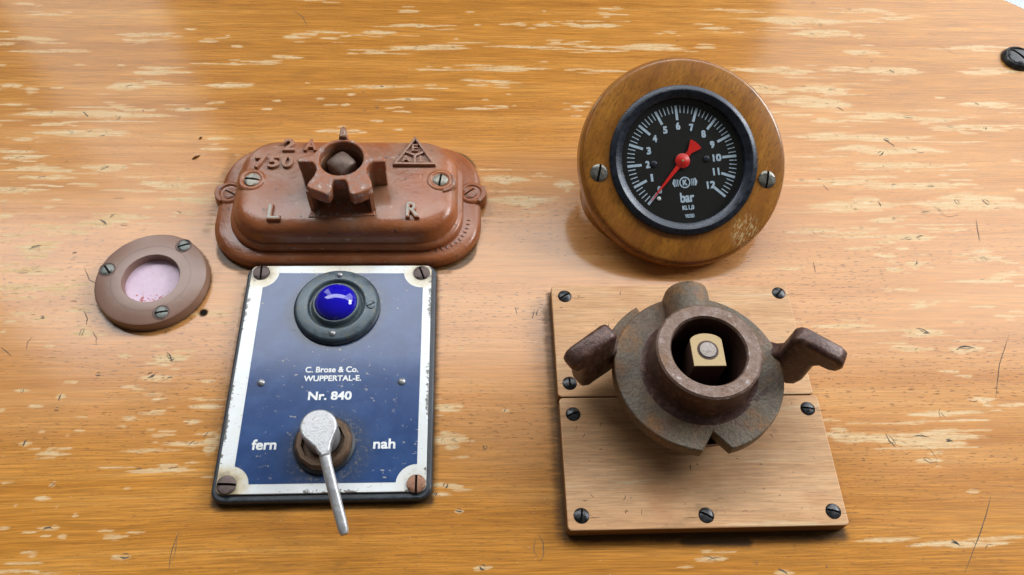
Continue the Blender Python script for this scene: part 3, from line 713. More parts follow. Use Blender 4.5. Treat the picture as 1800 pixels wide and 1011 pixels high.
HAIRS=[[(183.0,-96.1),(179.1,-102.7),(172.4,-112.2),(162.5,-125.1)],[(216.0,-26.0),(206.9,-39.7),(199.5,-55.5)],[(-186.1,11.4),(-182.3,4.9),(-178.2,2.6)],
[(-181.0,-10.2),(-178.4,-14.4),(-178.1,-17.6)],[(-174.9,-20.4),(-172.7,-23.6),(-172.0,-26.6)],[(-198.3,-22.9),(-199.8,-25.5),(-199.1,-28.9)],
[(-115.3,181.4),(-109.4,175.9),(-106.2,168.5)],[(223.2,37.5),(220.5,24.2)],[(153.7,58.3),(155.4,54.8)],[(22.5,-37.8),(23.1,-39.9)],
[(0.9,-10.0),(1.8,-13.5)],[(-209.9,-27.5),(-204.4,-31.5)],[(9.5,-11.5),(8.1,-15.8)],[(11.0,-11.0),(9.8,-14.7)],[(138.3,13.2),(137.7,7.0)],]

# ------------------------------------------------------------------ the wooden panel
def build_panel():
    xs = np.concatenate([np.linspace(-520, -300, 23)[:-1], np.arange(-300, 325, 1.15), np.linspace(326, 520, 21)])
    ys = np.concatenate([np.linspace(-330, -140, 20)[:-1], np.arange(-140, 212, .72), np.linspace(213, 400, 20)])
    nx, ny = len(xs), len(ys)
    X, Y = np.meshgrid(xs, ys)
    rng = np.random.default_rng(3)
    wear = np.zeros_like(X)
    wavx = np.zeros_like(X)
    for k in range(7):
        wavx += np.sin(X * rng.uniform(.05, .3) + Y * rng.uniform(-.3, .3) + rng.uniform(0, 6)) * .12
    streaks = []
    for (cx, cy, hl, hh) in WEAR:       # every worn patch is a sheaf of thinner smears
        streaks.append((cx, cy, hl * 1.25, hh * (.85 if hh < 1.2 else .68)))
        for k in range(int(min(5, 1 + hh * hl / 9))):
            streaks.append((cx + rng.uniform(-.45, .45) * hl, cy + rng.uniform(-.85, .85) * hh, hl * rng.uniform(.3, .75), max(.45, hh * rng.uniform(.22, .5))))
        if hl > 4:                      # faint thin rubbing that trails off along the grain
            for k in range(3):
                streaks.append((cx + rng.uniform(-1.6, 1.6) * hl, cy + rng.uniform(-2.2, 2.2) * max(hh, 1.4), hl * rng.uniform(.4, 1.0), rng.uniform(.35, .6)))
    for (cx, cy, hl, hh) in streaks:
        m = (np.abs(xs - cx) < hl * 1.15); n = (np.abs(ys - cy) < hh * 1.9 + 1)
        i0, i1 = np.flatnonzero(m)[[0, -1]] if m.any() else (0, -1)
        j0, j1 = np.flatnonzero(n)[[0, -1]] if n.any() else (0, -1)
        if i1 < i0 or j1 < j0: continue
        sl = (slice(j0, j1 + 1), slice(i0, i1 + 1))
        t = np.clip(np.abs(X[sl] - cx) / hl, 0, 1)
        h = hh * np.power(1 - t * t, 1.25) + .02
        d = np.abs(Y[sl] - cy + wavx[sl] * hh * .7) / h
        v = np.clip(.96 - .56 * d, 0, 1) * np.clip((1 - t) * 3, 0, 1)
        wear[sl] = np.maximum(wear[sl], v)
    def blob(cx, cy, rx, ry, p=2.0):
        return np.exp(-(np.abs((X - cx) / rx) ** p + np.abs((Y - cy) / ry) ** p))
    fade = np.clip(.9 * blob(30, 25, 230, 62) + .45 * blob(190, 75, 140, 115) + .75 * blob(-190, 25, 120, 62) + .2 * blob(150, -50, 110, 60)
                   + .9 * blob(0, -45, 40, 48) + .5 * blob(-185, -48, 110, 42) + .45 * blob(165, -60, 70, 55) + .35 * blob(-230, 95, 70, 60), 0, 1)
    pore = np.clip(.45 + blob(-170, -20, 150, 45) + blob(0, 0, 60, 60) + blob(170, -30, 90, 60), 0, 1.1)
    grime_shade = np.zeros_like(X)
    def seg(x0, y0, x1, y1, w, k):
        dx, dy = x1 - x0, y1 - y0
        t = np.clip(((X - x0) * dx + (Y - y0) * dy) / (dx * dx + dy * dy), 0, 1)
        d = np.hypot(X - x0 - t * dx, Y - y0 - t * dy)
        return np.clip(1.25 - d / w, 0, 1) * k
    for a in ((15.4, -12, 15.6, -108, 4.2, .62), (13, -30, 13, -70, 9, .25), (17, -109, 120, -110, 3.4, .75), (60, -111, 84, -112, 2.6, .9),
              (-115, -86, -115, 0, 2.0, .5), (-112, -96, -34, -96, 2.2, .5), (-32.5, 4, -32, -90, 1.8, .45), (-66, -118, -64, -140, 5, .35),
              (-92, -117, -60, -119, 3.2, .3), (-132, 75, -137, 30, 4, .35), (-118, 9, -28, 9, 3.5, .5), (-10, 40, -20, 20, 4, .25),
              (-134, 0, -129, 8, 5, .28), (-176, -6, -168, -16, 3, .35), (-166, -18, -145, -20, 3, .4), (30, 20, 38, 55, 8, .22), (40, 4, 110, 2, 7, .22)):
        grime_shade = np.maximum(grime_shade, seg(*a))
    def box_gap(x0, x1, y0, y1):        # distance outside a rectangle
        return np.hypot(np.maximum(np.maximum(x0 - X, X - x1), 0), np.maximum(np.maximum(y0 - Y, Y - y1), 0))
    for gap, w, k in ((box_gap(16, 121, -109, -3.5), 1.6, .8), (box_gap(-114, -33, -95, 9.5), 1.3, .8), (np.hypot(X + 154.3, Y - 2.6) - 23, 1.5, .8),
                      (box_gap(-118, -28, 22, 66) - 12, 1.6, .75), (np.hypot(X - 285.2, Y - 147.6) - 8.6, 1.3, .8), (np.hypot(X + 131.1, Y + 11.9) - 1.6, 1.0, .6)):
        grime_shade = np.maximum(grime_shade, np.clip(1.2 - np.maximum(gap, 0) / w, 0, 1) * k)  # contact shade painted as a tight dark band round each fitting
    V = np.stack([X, Y, np.zeros_like(X)], -1).reshape(-1, 3)
    idx = np.arange(nx * ny).reshape(ny, nx)
    F = np.stack([idx[:-1, :-1], idx[:-1, 1:], idx[1:, 1:], idx[1:, :-1]], -1).reshape(-1, 4)
    me = bpy.data.meshes.new("wooden_panel")
    me.vertices.add(len(V)); me.vertices.foreach_set('co', (V * S).ravel())
    me.loops.add(F.size); me.loops.foreach_set('vertex_index', F.ravel())
    me.polygons.add(len(F)); me.polygons.foreach_set('loop_start', np.arange(0, F.size, 4)); me.polygons.foreach_set('loop_total', np.full(len(F), 4))
    me.update()
    for nm, arr in (("wear", wear), ("fade", fade), ("pore", pore), ("grime_shade", grime_shade)):
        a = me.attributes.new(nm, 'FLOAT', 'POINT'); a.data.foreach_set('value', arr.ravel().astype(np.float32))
    bm = bmesh.new(); bm.from_mesh(me)
    # the panel's far right corner is cut away on a curve
    for (px, py), (nx_, ny_) in (((300.2, 195.0), (.64, .77)), ((293, 200.3), (.56, .83)), ((306.5, 189.2), (.70, .71))):
        bmesh.ops.bisect_plane(bm, geom=bm.verts[:] + bm.edges[:] + bm.faces[:], dist=1e-6, plane_co=(px * S, py * S, 0), plane_no=(nx_, ny_, 0), clear_outer=True)
    be = [e for e in bm.edges if e.is_boundary]
    ext = bmesh.ops.extrude_edge_only(bm, edges=be)
    bmesh.ops.translate(bm, verts=[g for g in ext['geom'] if isinstance(g, bmesh.types.BMVert)], vec=(0, 0, -.016))
    bm.to_mesh(me); bm.free()
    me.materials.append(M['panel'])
    o = bpy.data.objects.new("wooden_panel", me); scene.collection.objects.link(o)
    o['kind'] = 'structure'; o['label'] = "golden varnished wooden panel with pale worn streaks"
    return o
panel = build_panel()

def panel_part(name, me, mat, stuff=False, parent=None):
    me.transform(Matrix.Scale(S, 4)); me.materials.clear(); me.materials.append(M[mat]); me.name = name
    o = bpy.data.objects.new(name, me); scene.collection.objects.link(o); o.parent = parent or panel
    if stuff: o['kind'] = 'stuff'
    return o

# dirt lying in the dents and hairline scratches
V, F = [], []
rnd = random.Random(7)
def ribbon(pts, w, z):
    n = len(pts); b = len(V)
    for i, p in enumerate(pts):
        a = pts[max(i - 1, 0)]; c = pts[min(i + 1, n - 1)]
        dx, dy = c[0] - a[0], c[1] - a[1]; L = math.hypot(dx, dy) or 1
        k = w * (math.sin(math.pi * (i + .35) / (n - .3)) ** .7) / 2 * rnd.uniform(.7, 1.25)
        V.append((p[0] - dy / L * k, p[1] + dx / L * k, z)); V.append((p[0] + dy / L * k, p[1] - dx / L * k, z))
    for i in range(n - 1):
        F.append((b + 2 * i + 1, b + 2 * i + 3, b + 2 * i + 2, b + 2 * i))
def bow(x, y, l, ang, bend, n=7):
    P = []
    for i in range(n):
        t = i / (n - 1) - .5
        u, v = t * l, bend * l * (.25 - t * t) * 2 + rnd.uniform(-.03, .03) * l
        P.append((x + u * math.cos(ang) - v * math.sin(ang), y + u * math.sin(ang) + v * math.cos(ang)))
    return P
for k, (x, y, l, a, w) in enumerate(DENTS):
    bend = rnd.choice((-.35, -.2, .15, .3)); an = R(a) + rnd.uniform(-.1, .1)
    ribbon(bow(x, y, l, an, bend), w * .40, .045)
    if w > .65 and l < 14:          # the second lip of a bruise
        ox, oy = -math.sin(an) * w * .55, math.cos(an) * w * .55
        ribbon(bow(x + ox, y + oy, l * .75, an, -bend), w * .22, .05)
for h in HAIRS:
    P = []
    for (x0, y0), (x1, y1) in zip(h[:-1], h[1:]):
        for i in range(5): P.append((x0 + (x1 - x0) * i / 5 + rnd.uniform(-.12, .12), y0 + (y1 - y0) * i / 5))
    P.append(h[-1]); ribbon(P, .34, .05)
panel_part("dent_dirt", mesh_from(V, F), 'dirt', True)

# the drilled nail hole beside the round window
hx, hy = -131.1, -11.9
o = panel_part("nail_hole", lathe(hx, hy, [(1.75, .05), (1.5, .12), (1.25, -.0), (1.2, .02)], 20), 'crumb')
panel_part("hole_bottom", mesh_from(ring(hx, hy, .03, 1.3, 20), [tuple(range(20))]), 'hole', parent=o)

# pale ledge glimpsed past the cut corner
lm = curve_prism([rrect(200, 520, 120, 420, 20)], -42, -34, 1.5)
lm.transform(Matrix.Scale(S, 4)); lm.materials.append(M['ledge'])
lo = bpy.data.objects.new("pale_ledge", lm); scene.collection.objects.link(lo); lo['kind'] = 'structure'

# ------------------------------------------------------------------ brown cast switch housing
HX, HY = -73.1, 44.6
t = Thing("switch_housing", "brown painted cast housing with star-shaped socket and raised 2A 750 lettering", "switch", (HX, HY, 0))
def rr_ring(hw, hh, r, z, n=14):
    return [(x, y, z) for x, y in rrect(HX - hw, HX + hw, HY - hh, HY + hh, r, n)]
base = loft([rr_ring(59.6, 34.2, 23, 0), rr_ring(59.9, 34.4, 23, 1.5), rr_ring(59.5, 34.0, 22.6, 3.2), rr_ring(58.5, 33.1, 21.6, 4.5), rr_ring(56.8, 31.6, 20, 5.2), rr_ring(50.0, 27.0, 16, 5.4)], True, True)
base_o = t.part("base_flange", base, 'brown', smooth=60)
prof = [(51.2, 28.6, 18.0, 5.0), (51.8, 29.1, 18.5, 6.8), (51.5, 28.8, 18.2, 8.2), (50.4, 27.9, 17.3, 9.0), (49.5, 27.1, 16.6, 9.05), (49.1, 26.8, 16.4, 9.8),
        (49.0, 26.7, 16.2, 12.2), (48.2, 26.0, 15.4, 14.8), (46.6, 24.6, 14.2, 16.8), (44.2, 22.6, 12.4, 17.9), (40.5, 20, 11, 18.15), (20, 9, 6, 18.2)]
cover_o = t.part("cover", loft([rr_ring(*q) for q in prof], True, True), 'brown', smooth=60)
for sx in (-1, 1):      # ears of the flange and the swellings of the cover round their screws
    ex = HX + sx * 55.4 + .4; ey = HY + 4.0
    t.part("ear", lathe(ex, ey, [(7.0, 0), (7.2, 2), (6.9, 4.2), (6.0, 5.8), (5.0, 6.3), (4.2, 6.1), (3.9, 5.5), (.2, 5.4)], 32, True, True), 'brown', base_o, 60)
    t.part("chipped_edge", curve_prism([[(ex + sx * (rr * math.cos(a)), ey + rr * math.sin(a)) for rr, aa in ((6.6, range(-62, 40, 8)), (4.4, range(38, -63, -8))) for a in [R(q) for q in aa]]], 5.2, 6.5, .4), 'worn', base_o, 60)
    cx = HX + sx * 41.6; cy = HY + 1.2
    t.part("screw_boss", lathe(cx, cy, [(7.4, 14.5), (7.0, 16.8), (6.0, 18.2), (4.9, 18.6), (4.1, 18.45), (3.8, 18.1), (.2, 18.05)], 32, True, True), 'brown', cover_o, 60)
t.part("chipped_edge", curve_prism([[(HX + 41.6 + rr * math.cos(a), HY + 1.0 + rr * math.sin(a)) for rr, aa in ((7.0, range(-80, 40, 8)), (5.2, range(38, -81, -8))) for a in [R(q) for q in aa]]], 15.5, 18.75, .5), 'worn', cover_o, 60)
t.part("screw", screw_mesh(HX - 41.6, HY + 1.0, 18.12, 19.1, 3.5, 82, .17, .12), 'scr_pale')
t.part("screw", screw_mesh(HX + 41.6, HY + 1.2, 18.12, 19.1, 3.5, -8, .14, .22), 'scr_pale')
t.part("screw", screw_mesh(HX - 54.6, HY + 3.6, 5.45, 6.3, 3.3, 60, .12, .15), 'worn')
t.part("screw", screw_mesh(HX + 54.6, HY + 4.2, 5.45, 6.5, 3.5, -50, .12, .15), 'worn')
# star socket
STAR = [(-91.9,43.4),(-90.9,45.1),(-88.7,45.5),(-86.0,46.1),(-84.0,49.1),(-81.6,52.2),(-78.6,54.4),(-75.7,55.4),(-74.9,57.0),(-74.6,61.0),(-73.4,62.1),(-72.3,61.0),(-71.3,57.0),(-70.4,55.3),(-66.7,53.6),(-64.0,50.6),(-62.2,47.2),(-60.0,45.4),(-55.5,45.5),(-54.3,44.0),(-54.6,42.7),(-59.4,42.4),(-61.4,41.0),(-62.2,39.0),(-62.0,36.6),(-59.9,32.3),(-59.3,29.4),(-60.5,27.4),(-64.1,25.2),(-66.9,24.3),(-68.5,25.6),(-69.9,31.1),(-70.9,32.4),(-75.3,32.4),(-76.2,31.1),(-76.0,27.6),(-76.9,25.0),(-77.9,24.6),(-84.9,27.7),(-86.5,29.2),(-86.0,31.1),(-83.9,35.1),(-83.3,38.1),(-83.9,40.5),(-85.4,42.0),(-87.9,42.2),(-91.0,42.0)]
SC = (-73.3, 44.4)
star = t.part("star_socket", curve_prism([STAR, circ(*SC, 9.35, 48)], 27.5, 34.2, .8, 3), 'worn', smooth=50)
# walls that carry the star plate down to the cover
UP = [p for p in STAR if p[1] > 36.0]
iu = [i for i, p in enumerate(STAR) if p[1] > 36.0]
wall_out = [(SC[0] + (p[0] - SC[0]) * .985, SC[1] + (p[1] - SC[1]) * .985) for p in
            [(-91.9,43.4),(-90.9,45.1),(-86.0,46.1),(-84.0,49.1),(-81.6,52.2),(-78.6,54.4),(-75.7,55.4),(-74.6,60.0),(-73.4,61.0),(-72.3,60.0),(-70.4,55.3),(-66.7,53.6),(-64.0,50.6),(-62.2,47.2),(-60.0,45.4),(-55.5,45.5),(-54.3,44.0),(-54.6,42.7),(-59.4,42.4),(-61.4,41.0),(-62.0,33.6),(-84.2,33.6),(-83.9,40.5),(-85.4,42.0),(-91.0,42.0)]]
t.part("socket_wall", curve_prism([wall_out, circ(SC[0], SC[1], 9.2, 48)], 17.6, 30, .3), 'brown', star, 50)
for q in ([(-87.2, 28.6), (-85.4, 27.7), (-84.0, 29.0), (-83.0, 36.9), (-85.0, 37.2), (-86.6, 31)], [(-59.2, 28.6), (-60.6, 27.2), (-62.2, 29), (-63.2, 36.9), (-61.5, 37.2), (-59.9, 32)]):
    t.part("side_wall", curve_prism([q], 17.6, 31, .5), 'brown', star, 50)
t.part("socket_ledge", curve_prism([[(-88.0, 24.6), (-59.4, 25.6), (-60.4, 36), (-85.0, 36)]], 17.0, 18.7, .5), 'worn', star, 50)
t.part("pointer_fin", curve_prism([[(-75.0, 55.2), (-74.7, 60.6), (-73.4, 61.8), (-72.2, 60.6), (-71.6, 55.2)]], 30, 36.0, 1.0, 3), 'brown', star, 50)
# square spindle with a domed end
rings_ = []
for s_, z in ((6.4, 14), (6.4, 31.6), (6.2, 32.0), (4.6, 32.8), (2.6, 33.3), (.6, 33.5)):
    rg = []
    for i in range(32):
        a = 2 * math.pi * i / 32; k = max(abs(math.cos(a)), abs(math.sin(a)))
        rr = s_ * .74 / k; rr = min(rr, s_ * .98)
        rg.append((SC[0] - .3 + rr * math.cos(a + R(45)), SC[1] + .2 + rr * math.sin(a + R(45)), z - (rr - s_ * .74) * .42))
    rings_.append(rg)
t.part("square_spindle", loft(rings_, True, True), 'spindle', smooth=40)
for ch, bx in (("2", (-100.5, 65.5, 5.6, 7.2)), ("A", (-90.7, 65.5, 6.4, 7.0)), ("7", (-112.2, 55.2, 5.2, 7.1)), ("5", (-106.3, 55.4, 5.1, 7.0)), ("0", (-100.2, 55.6, 5.3, 7.1))):
    t.part("raised_letter", text_mesh(ch, bx, 16.9, 19.5, .03, .018), 'brown', cover_o, 50)
for ch, bx in (("L", (-102.4, 26.8, 5.8, 8.2)), ("R", (-43.2, 28.0, 6.0, 8.2))):
    o = t.part("raised_letter", text_mesh(ch, bx, 16.9, 19.8, .03, .02), 'brown', cover_o, 50)
    bx2 = (bx[0] - .15, bx[1] + .2, bx[2] - .8, bx[3] - .9)
    t.part("rubbed_face", text_mesh(ch, bx2, 19.7, 19.93, 0, .0), 'scr_pale', cover_o, 0)
# triangle emblem
def tri(cx, yb, w, h, z): return [(cx - w / 2, yb), (cx + w / 2, yb), (cx, yb + h)]
emb = t.part("triangle_emblem", curve_prism([tri(-43.4, 53.5, 19.4, 17.4, 0), tri(-43.4, 55.0, 15.2, 13.7, 0)], 16.4, 19.9, .6, 2), 'brown', smooth=50)
t.part("emblem_bar", curve_prism([[(-43.9, 54.2), (-42.7, 54.2), (-42.7, 59.2), (-38.4, 61.4), (-38.9, 62.4), (-43.3, 60.4), (-47.9, 62.4), (-48.4, 61.4), (-43.9, 59.2)]], 16.9, 19.4, .4, 2), 'brown', emb, 50)
for ch, bx in (("E", (-43.4, 64.1, 2.9, 4.2)), ("A", (-47.2, 57.5, 3.9, 3.7)), ("L", (-39.6, 57.3, 3.4, 3.8))):
    t.part("emblem_letter", text_mesh(ch, bx, 16.9, 19.3, .02, .01), 'brown', emb, 50)
# punched row of marks on the flange, lower right corner
for i in range(11):
    a = R(-2 - 7.6 * i)
    x, y = HX + 59.6 - 23 + 17.6 * math.cos(a) , HY - 34 + 23 + 17.6 * math.sin(a)
    m = curve_prism([rrect(-.8, .8, -.40, .40, .3, 3)], 4.9, 5.62, .1)
    t.part("stamped_mark", m, 'worn', base_o, 50, Matrix.Translation((x, y, 0)) @ Matrix.Rotation(a, 4, 'Z'))

# ------------------------------------------------------------------ round inspection window
wx, wy = -154.3, 2.6
t = Thing("round_window", "flat brown round ring with pink spotted centre and three screws", "window", (wx, wy, 0))
t.part("ring", lathe(wx, wy, [(11.75, .3), (11.75, 4.5), (12.1, 5.0), (22.2, 5.05), (22.9, 4.7), (23.2, 4.0), (23.4, .2), (22, 0)], 96, close=True), 'bake', smooth=30)
t.part("pink_disc", lathe(wx, wy, [(12.2, .3), (12.2, .9), (.05, .95)], 64, True, True), 'pink')
for x, y, a, in ((-143.5, 19.2, -70), (-173.4, 6.9, 38), (-146.6, -14.6, -78)):
    s = t.part("screw", screw_mesh(x, y, 5.07, 5.6, 2.75, a, .16, .10), 'scr_green')
    t.part("countersink", lathe(x, y, [(3.5, 5.12), (3.2, 5.2), (2.85, 4.9)], 28), 'scr_rust', s)

# ------------------------------------------------------------------ blue enamel switch plate
px, py = -73.8, -43.0
t = Thing("switch_plate", "blue and white enamel plate with blue lamp lens and metal lever", "switch plate", (px, py, 0))
backing = t.part("backing_plate", curve_prism([rrect(-114.2, -33.0, -95.0, 9.6, 5)], 0, 3.9, .9, 3), 'black')
face = t.part("white_border", curve_prism([rrect(-112.4, -35.1, -92.3, 8.6, 2.6)], 3.85, 4.85, .25, 2), 'ewhite')
x0, x1, y0, y1 = -106.6, -38.6, -88.8, 4.8
P = []
for cx, cy, a0, a1 in ((-108.2, 5.2, None, None), (-108.3, -89.2, None, None), (-38.7, -89.5, None, None), (-39.2, 5.0, None, None)):
    r = 7.8
    pts = []
    for i in range(361):
        a = R(i); X_, Y_ = cx + r * math.cos(a), cy + r * math.sin(a)
        if x0 <= X_ <= x1 and y0 <= Y_ <= y1: pts.append((i, X_, Y_))
    # unwrap and order so the outline runs counter-clockwise round the field
    pts.sort(key=lambda q: (q[0] + (0 if not (cx < -70 and cy > -40) else 0)))
    ii = [q[0] for q in pts]
    brk = [k for k in range(len(ii) - 1) if ii[k + 1] - ii[k] > 5]
    if brk: pts = pts[brk[0] + 1:] + pts[:brk[0] + 1]
    P += [(q[1], q[2]) for q in pts[::-1]][::3]
t.part("blue_field", curve_prism([P], 4.8, 4.97, 0), 'eblue', face, 0)
for s_, bx, b in (("C. Brose & Co.", (-74.0, -41.7, 21.0, 2.6), .07), ("WUPPERTAL-E.", (-73.4, -45.6, 22.7, 2.5), .08), ("Nr. 840", (-73.8, -53.2, 17.0, 3.7), .15),
                 ("fern", (-96.8, -73.2, 9.3, 4.2), .15), ("nah", (-51.4, -73.5, 8.4, 4.1), .15)):
    t.part("lettering", text_mesh(s_, bx, 4.9, 5.04, 0, 0, b), 'white', face, 0)
for x, y, a, m, z in ((-108.1, 5.0, 2, 'scr_rust', 5.9), (-39.4, 4.6, 20, 'scr_rust', 5.7), (-108.5, -88.8, 88, 'scr_rust', 6.2), (-38.8, -89.4, 0, 'scr_copper', 5.8)):
    t.part("screw", screw_mesh(x, y, 5.0, z, 3.55, a, .13, .08), m)
for x, y in ((-101.3, -47.3), (-45.8, -47.4)):
    t.part("rivet", lathe(x, y, [(1.55, 4.9), (1.5, 5.4), (1.0, 5.9), (.05, 6.05)], 20), 'rivet', smooth=80)
# lamp collar and lens
cx, cy = -74.2, -12.9
lamp = t.part("lamp_collar", lathe(cx, cy, [(17.3, 4.9), (17.4, 6.4), (17.1, 7.6), (16.6, 8.2), (16.0, 8.45), (12.3, 8.6), (11.8, 8.35), (11.2, 7.1), (10.6, 6.9), (10.1, 7.3), (9.7, 9.2), (9.3, 9.7), (8.8, 9.75), (8.5, 9.2), (8.5, 7)], 96), 'collar', smooth=24)
t.part("collar_skirt", lathe(cx, cy, [(17.9, 4.9), (17.95, 6.0), (17.3, 6.6)], 96), 'black', lamp)
t.part("lens", lathe(cx, cy, [(8.6, 8.4)] + [(8.6 * math.cos(R(a)), 9.2 + 5.2 * math.sin(R(a))) for a in range(0, 90, 6)] + [(.02, 14.4)], 64), 'lens', lamp, 80)
for dy in (14.2, -14.2):
    t.part("pin", lathe(cx + (.3 if dy > 0 else -.3), cy + dy, [(1.25, 8.2), (1.25, 8.9), (.8, 9.4), (.05, 9.5)], 16), 'rivet', lamp, 80)
t.part("grub_screw", screw_mesh(cx + 14.3, cy - .6, 8.55, 8.95, 2.0, -62, .12, .05), 'collar', lamp)
# rocker switch: nut and lever
nx0, ny0 = -74.0, -73.9
nut = t.part("nut", loft([ring(nx0, ny0, z, r, 12, .2) for r, z in ((11.0, 4.9), (11.0, 8.0), (10.4, 9.3), (9.9, 9.8), (8.2, 9.6), (7.8, 6.5))], False, True), 'nut', smooth=30)
t.part("nut_washer", lathe(nx0, ny0, [(11.6, 4.9), (11.7, 6.4), (10.8, 7.2)], 48), 'black', nut)
def flat_ring(c, ux, uy, rx, ry, n=24, sq=1.0):
    c = Vector(c); ux = Vector(ux).normalized(); uy = Vector(uy).normalized()
    out = []
    for i in range(n):
        a = 2 * math.pi * i / n
        ca, sa = math.cos(a), math.sin(a)
        out.append(tuple(c + ux * (rx * math.copysign(abs(ca) ** sq, ca)) + uy * (ry * math.copysign(abs(sa) ** sq, sa))))
    return out
hx_, hy_ = -74.3, -72.0
spoon = []
hc = Vector((hx_, hy_)); td = Vector((2.9, -9.6)).normalized(); tn = Vector((-td.y, td.x))
for a in range(-125, 126, 10):          # round the back of the head, then taper into the arm
    q = -td * math.cos(R(a)) + tn * math.sin(R(a)); spoon.append(tuple(hc + q * 6.8))
spoon += [tuple(hc + td * 5.6 + tn * 4.4), tuple(hc + td * 7.6 + tn * 3.1), tuple(hc + td * 9.6 + tn * 2.4), tuple(hc + td * 12 + tn * 1.4),
          tuple(hc + td * 12 - tn * 1.4), tuple(hc + td * 9.6 - tn * 2.4), tuple(hc + td * 7.6 - tn * 3.1), tuple(hc + td * 5.6 - tn * 4.4)]
lev = t.part("lever", join([
    curve_prism([spoon], 15.4, 19.6, .9, 3),
    lathe(hx_, hy_, [(6.6, 7.5), (6.6, 16.0)], 48),
    fix_normals(loft([flat_ring(c, (.956, .294, 0), n_, a, b_, 24, .8) for c, n_, a, b_ in (
        ((-72.1, -78.9, 17.5), (0, .1, 1), 1.8, 1.7), ((-71.4, -81.6, 17.5), (0, .1, 1), 2.1, 2.05), ((-70.2, -86.2, 16.9), (0, .1, 1), 2.0, 2.1), ((-67.3, -95.5, 14.8), (0, .0, 1), 2.05, 1.9),
        ((-64.0, -105.5, 13.0), (0, 0, 1), 2.0, 1.8), ((-63.1, -108.4, 12.6), (0, 0, 1), 1.85, 1.6), ((-62.7, -109.8, 12.4), (0, 0, 1), 1.3, 1.1))]))]), 'alu', smooth=40)

# ------------------------------------------------------------------ pressure gauge on its tilted wooden ring
FC = Vector((76.2, 46.6, 31.0))
G = Matrix.Translation(FC) @ Matrix.Rotation(R(30), 4, 'X') @ Matrix.Rotation(R(2.3), 4, 'Y')
GD = G @ Matrix.Rotation(R(6.2), 4, 'Z')
t = Thing("pressure_gauge", "round black dial pressure gauge with red needle in a tilted wooden ring", "gauge", (FC.x, FC.y, 0))
t.part("wooden_ring", lathe(.8, .2, [(32.0, -4), (32.2, -.05), (44.2, 0), (45.1, -.35), (45.5, -1.2), (45.55, -2.0), (46.3, -2.2), (46.9, -2.8), (47.2, -3.8), (47.2, -7.8), (46.6, -9.0), (45, -9.4), (32, -9.4)], 128, close=True), 'gwood', smooth=25, xf=G)
back = [G @ Vector(p) for p in ring(2.6, 0, -9.2, 41.6, 96)]
t.part("wedge_mount", loft([[(p.x - .12 * p.z, p.y - .1 * p.z, 0.05) for p in back], [(p.x, p.y, max(p.z, .3)) for p in back]], False, True), 'gwood', smooth=40)
bez = t.part("bezel", lathe(0, 0, [(33.4, -.6), (33.5, .9), (33.2, 1.4), (31.5, 2.3), (30.9, 2.4), (30.5, 2.2), (28.3, 1.2), (27.9, .8), (27.8, .2), (27.7, -3)], 128), 'bezel', smooth=30, xf=G)
t.part("glass", lathe(0, 0, [(28.3, -.5), (.05, -.45)], 96), 'glass', smooth=60, xf=G)
dial = t.part("dial", lathe(0, 0, [(29, -2.0), (.05, -2.0)], 96), 'dial', smooth=0, xf=GD)
V, F = [], []
def bar(r0, r1, w, a, z):
    b = len(V); ca, sa = math.cos(a), math.sin(a)
    for r, s_ in ((r0, -1), (r1, -1), (r1, 1), (r0, 1)):
        V.append((r * ca - s_ * w / 2 * sa, r * sa + s_ * w / 2 * ca, z))
    F.append((b, b + 1, b + 2, b + 3))
for i in range(61):
    a = R(225 - 4.5 * i)
    if i % 5 == 0: bar(18.5, 25.0, 1.15, a, -1.9)
    else: bar(21.6, 25.0, .42, a, -1.9)
t.part("scale_marks", mesh_from(V, F), 'ink', dial, 0, GD)
for k in range(13):
    a = R(225 - 22.5 * k); r = 15.8 if k < 10 else (16.0, 16.1, 16.7)[k - 10]
    if k == 0: r = 16.6
    w = 2.0 if k != 1 else 1.1
    if k >= 10: w = 4.0 if k != 11 else 3.0
    t.part("numeral", text_mesh(str(k), (r * math.cos(a), r * math.sin(a), w, 3.3), -1.94, -1.88, 0, 0, .2), 'ink', dial, 0, GD)
UPR = G @ Matrix.Rotation(R(5.0), 4, 'Z')
for s_, bx, b in (("bar", (.6, -16.3, 6.4, 4.5), .17), ("Kl.1,0", (.6, -21.0, 5.4, 2.3), .12), ("V83583", (.9, -24.6, 4.2, 1.7), .05)):
    t.part("dial_lettering", text_mesh(s_, bx, -1.94, -1.88, 0, 0, b), 'ink', dial, 0, UPR)
lg = t.part("dial_logo", curve_prism([circ(.2, -9.6, 2.55, 40), circ(.2, -9.6, 2.0, 40)], -1.94, -1.88), 'ink', dial, 0, UPR)
t.part("logo_letter", text_mesh("K", (.25, -9.6, 2.1, 2.6), -1.94, -1.88, 0, 0, .16), 'ink', dial, 0, UPR)
for sx in (-1, 1):
    for r0, wd, hh in ((2.85, .42, 1.5), (3.65, .42, 1.55)):
        pts = [(.2 + sx * (r0 + dx), -9.6 + y) for dx, y in ((0, hh), (.25, 0), (0, -hh), (wd, -hh), (wd + .25, 0), (wd, hh))]
        t.part("logo_bracket", curve_prism([pts], -1.94, -1.88), 'ink', dial, 0, UPR)
    pts = [(.2 + sx * dx, -9.6 + y) for dx, y in ((4.4, 1.7), (5.0, 1.7), (5.75, 0), (5.0, -1.7), (4.4, -1.7), (4.65, 0))]
    t.part("logo_bracket", curve_prism([pts], -1.94, -1.88), 'ink', dial, 0, UPR)
ND = GD @ Matrix.Rotation(R(225), 4, 'Z')
tail = [(-5.2 - 0, 1.0), (-9.6, 3.0)] + [(-10.4 * math.cos(R(a)), 10.4 * math.sin(R(a))) for a in range(14, -17, -5)] + [(-9.6, -3.0), (-5.2, -1.0)]
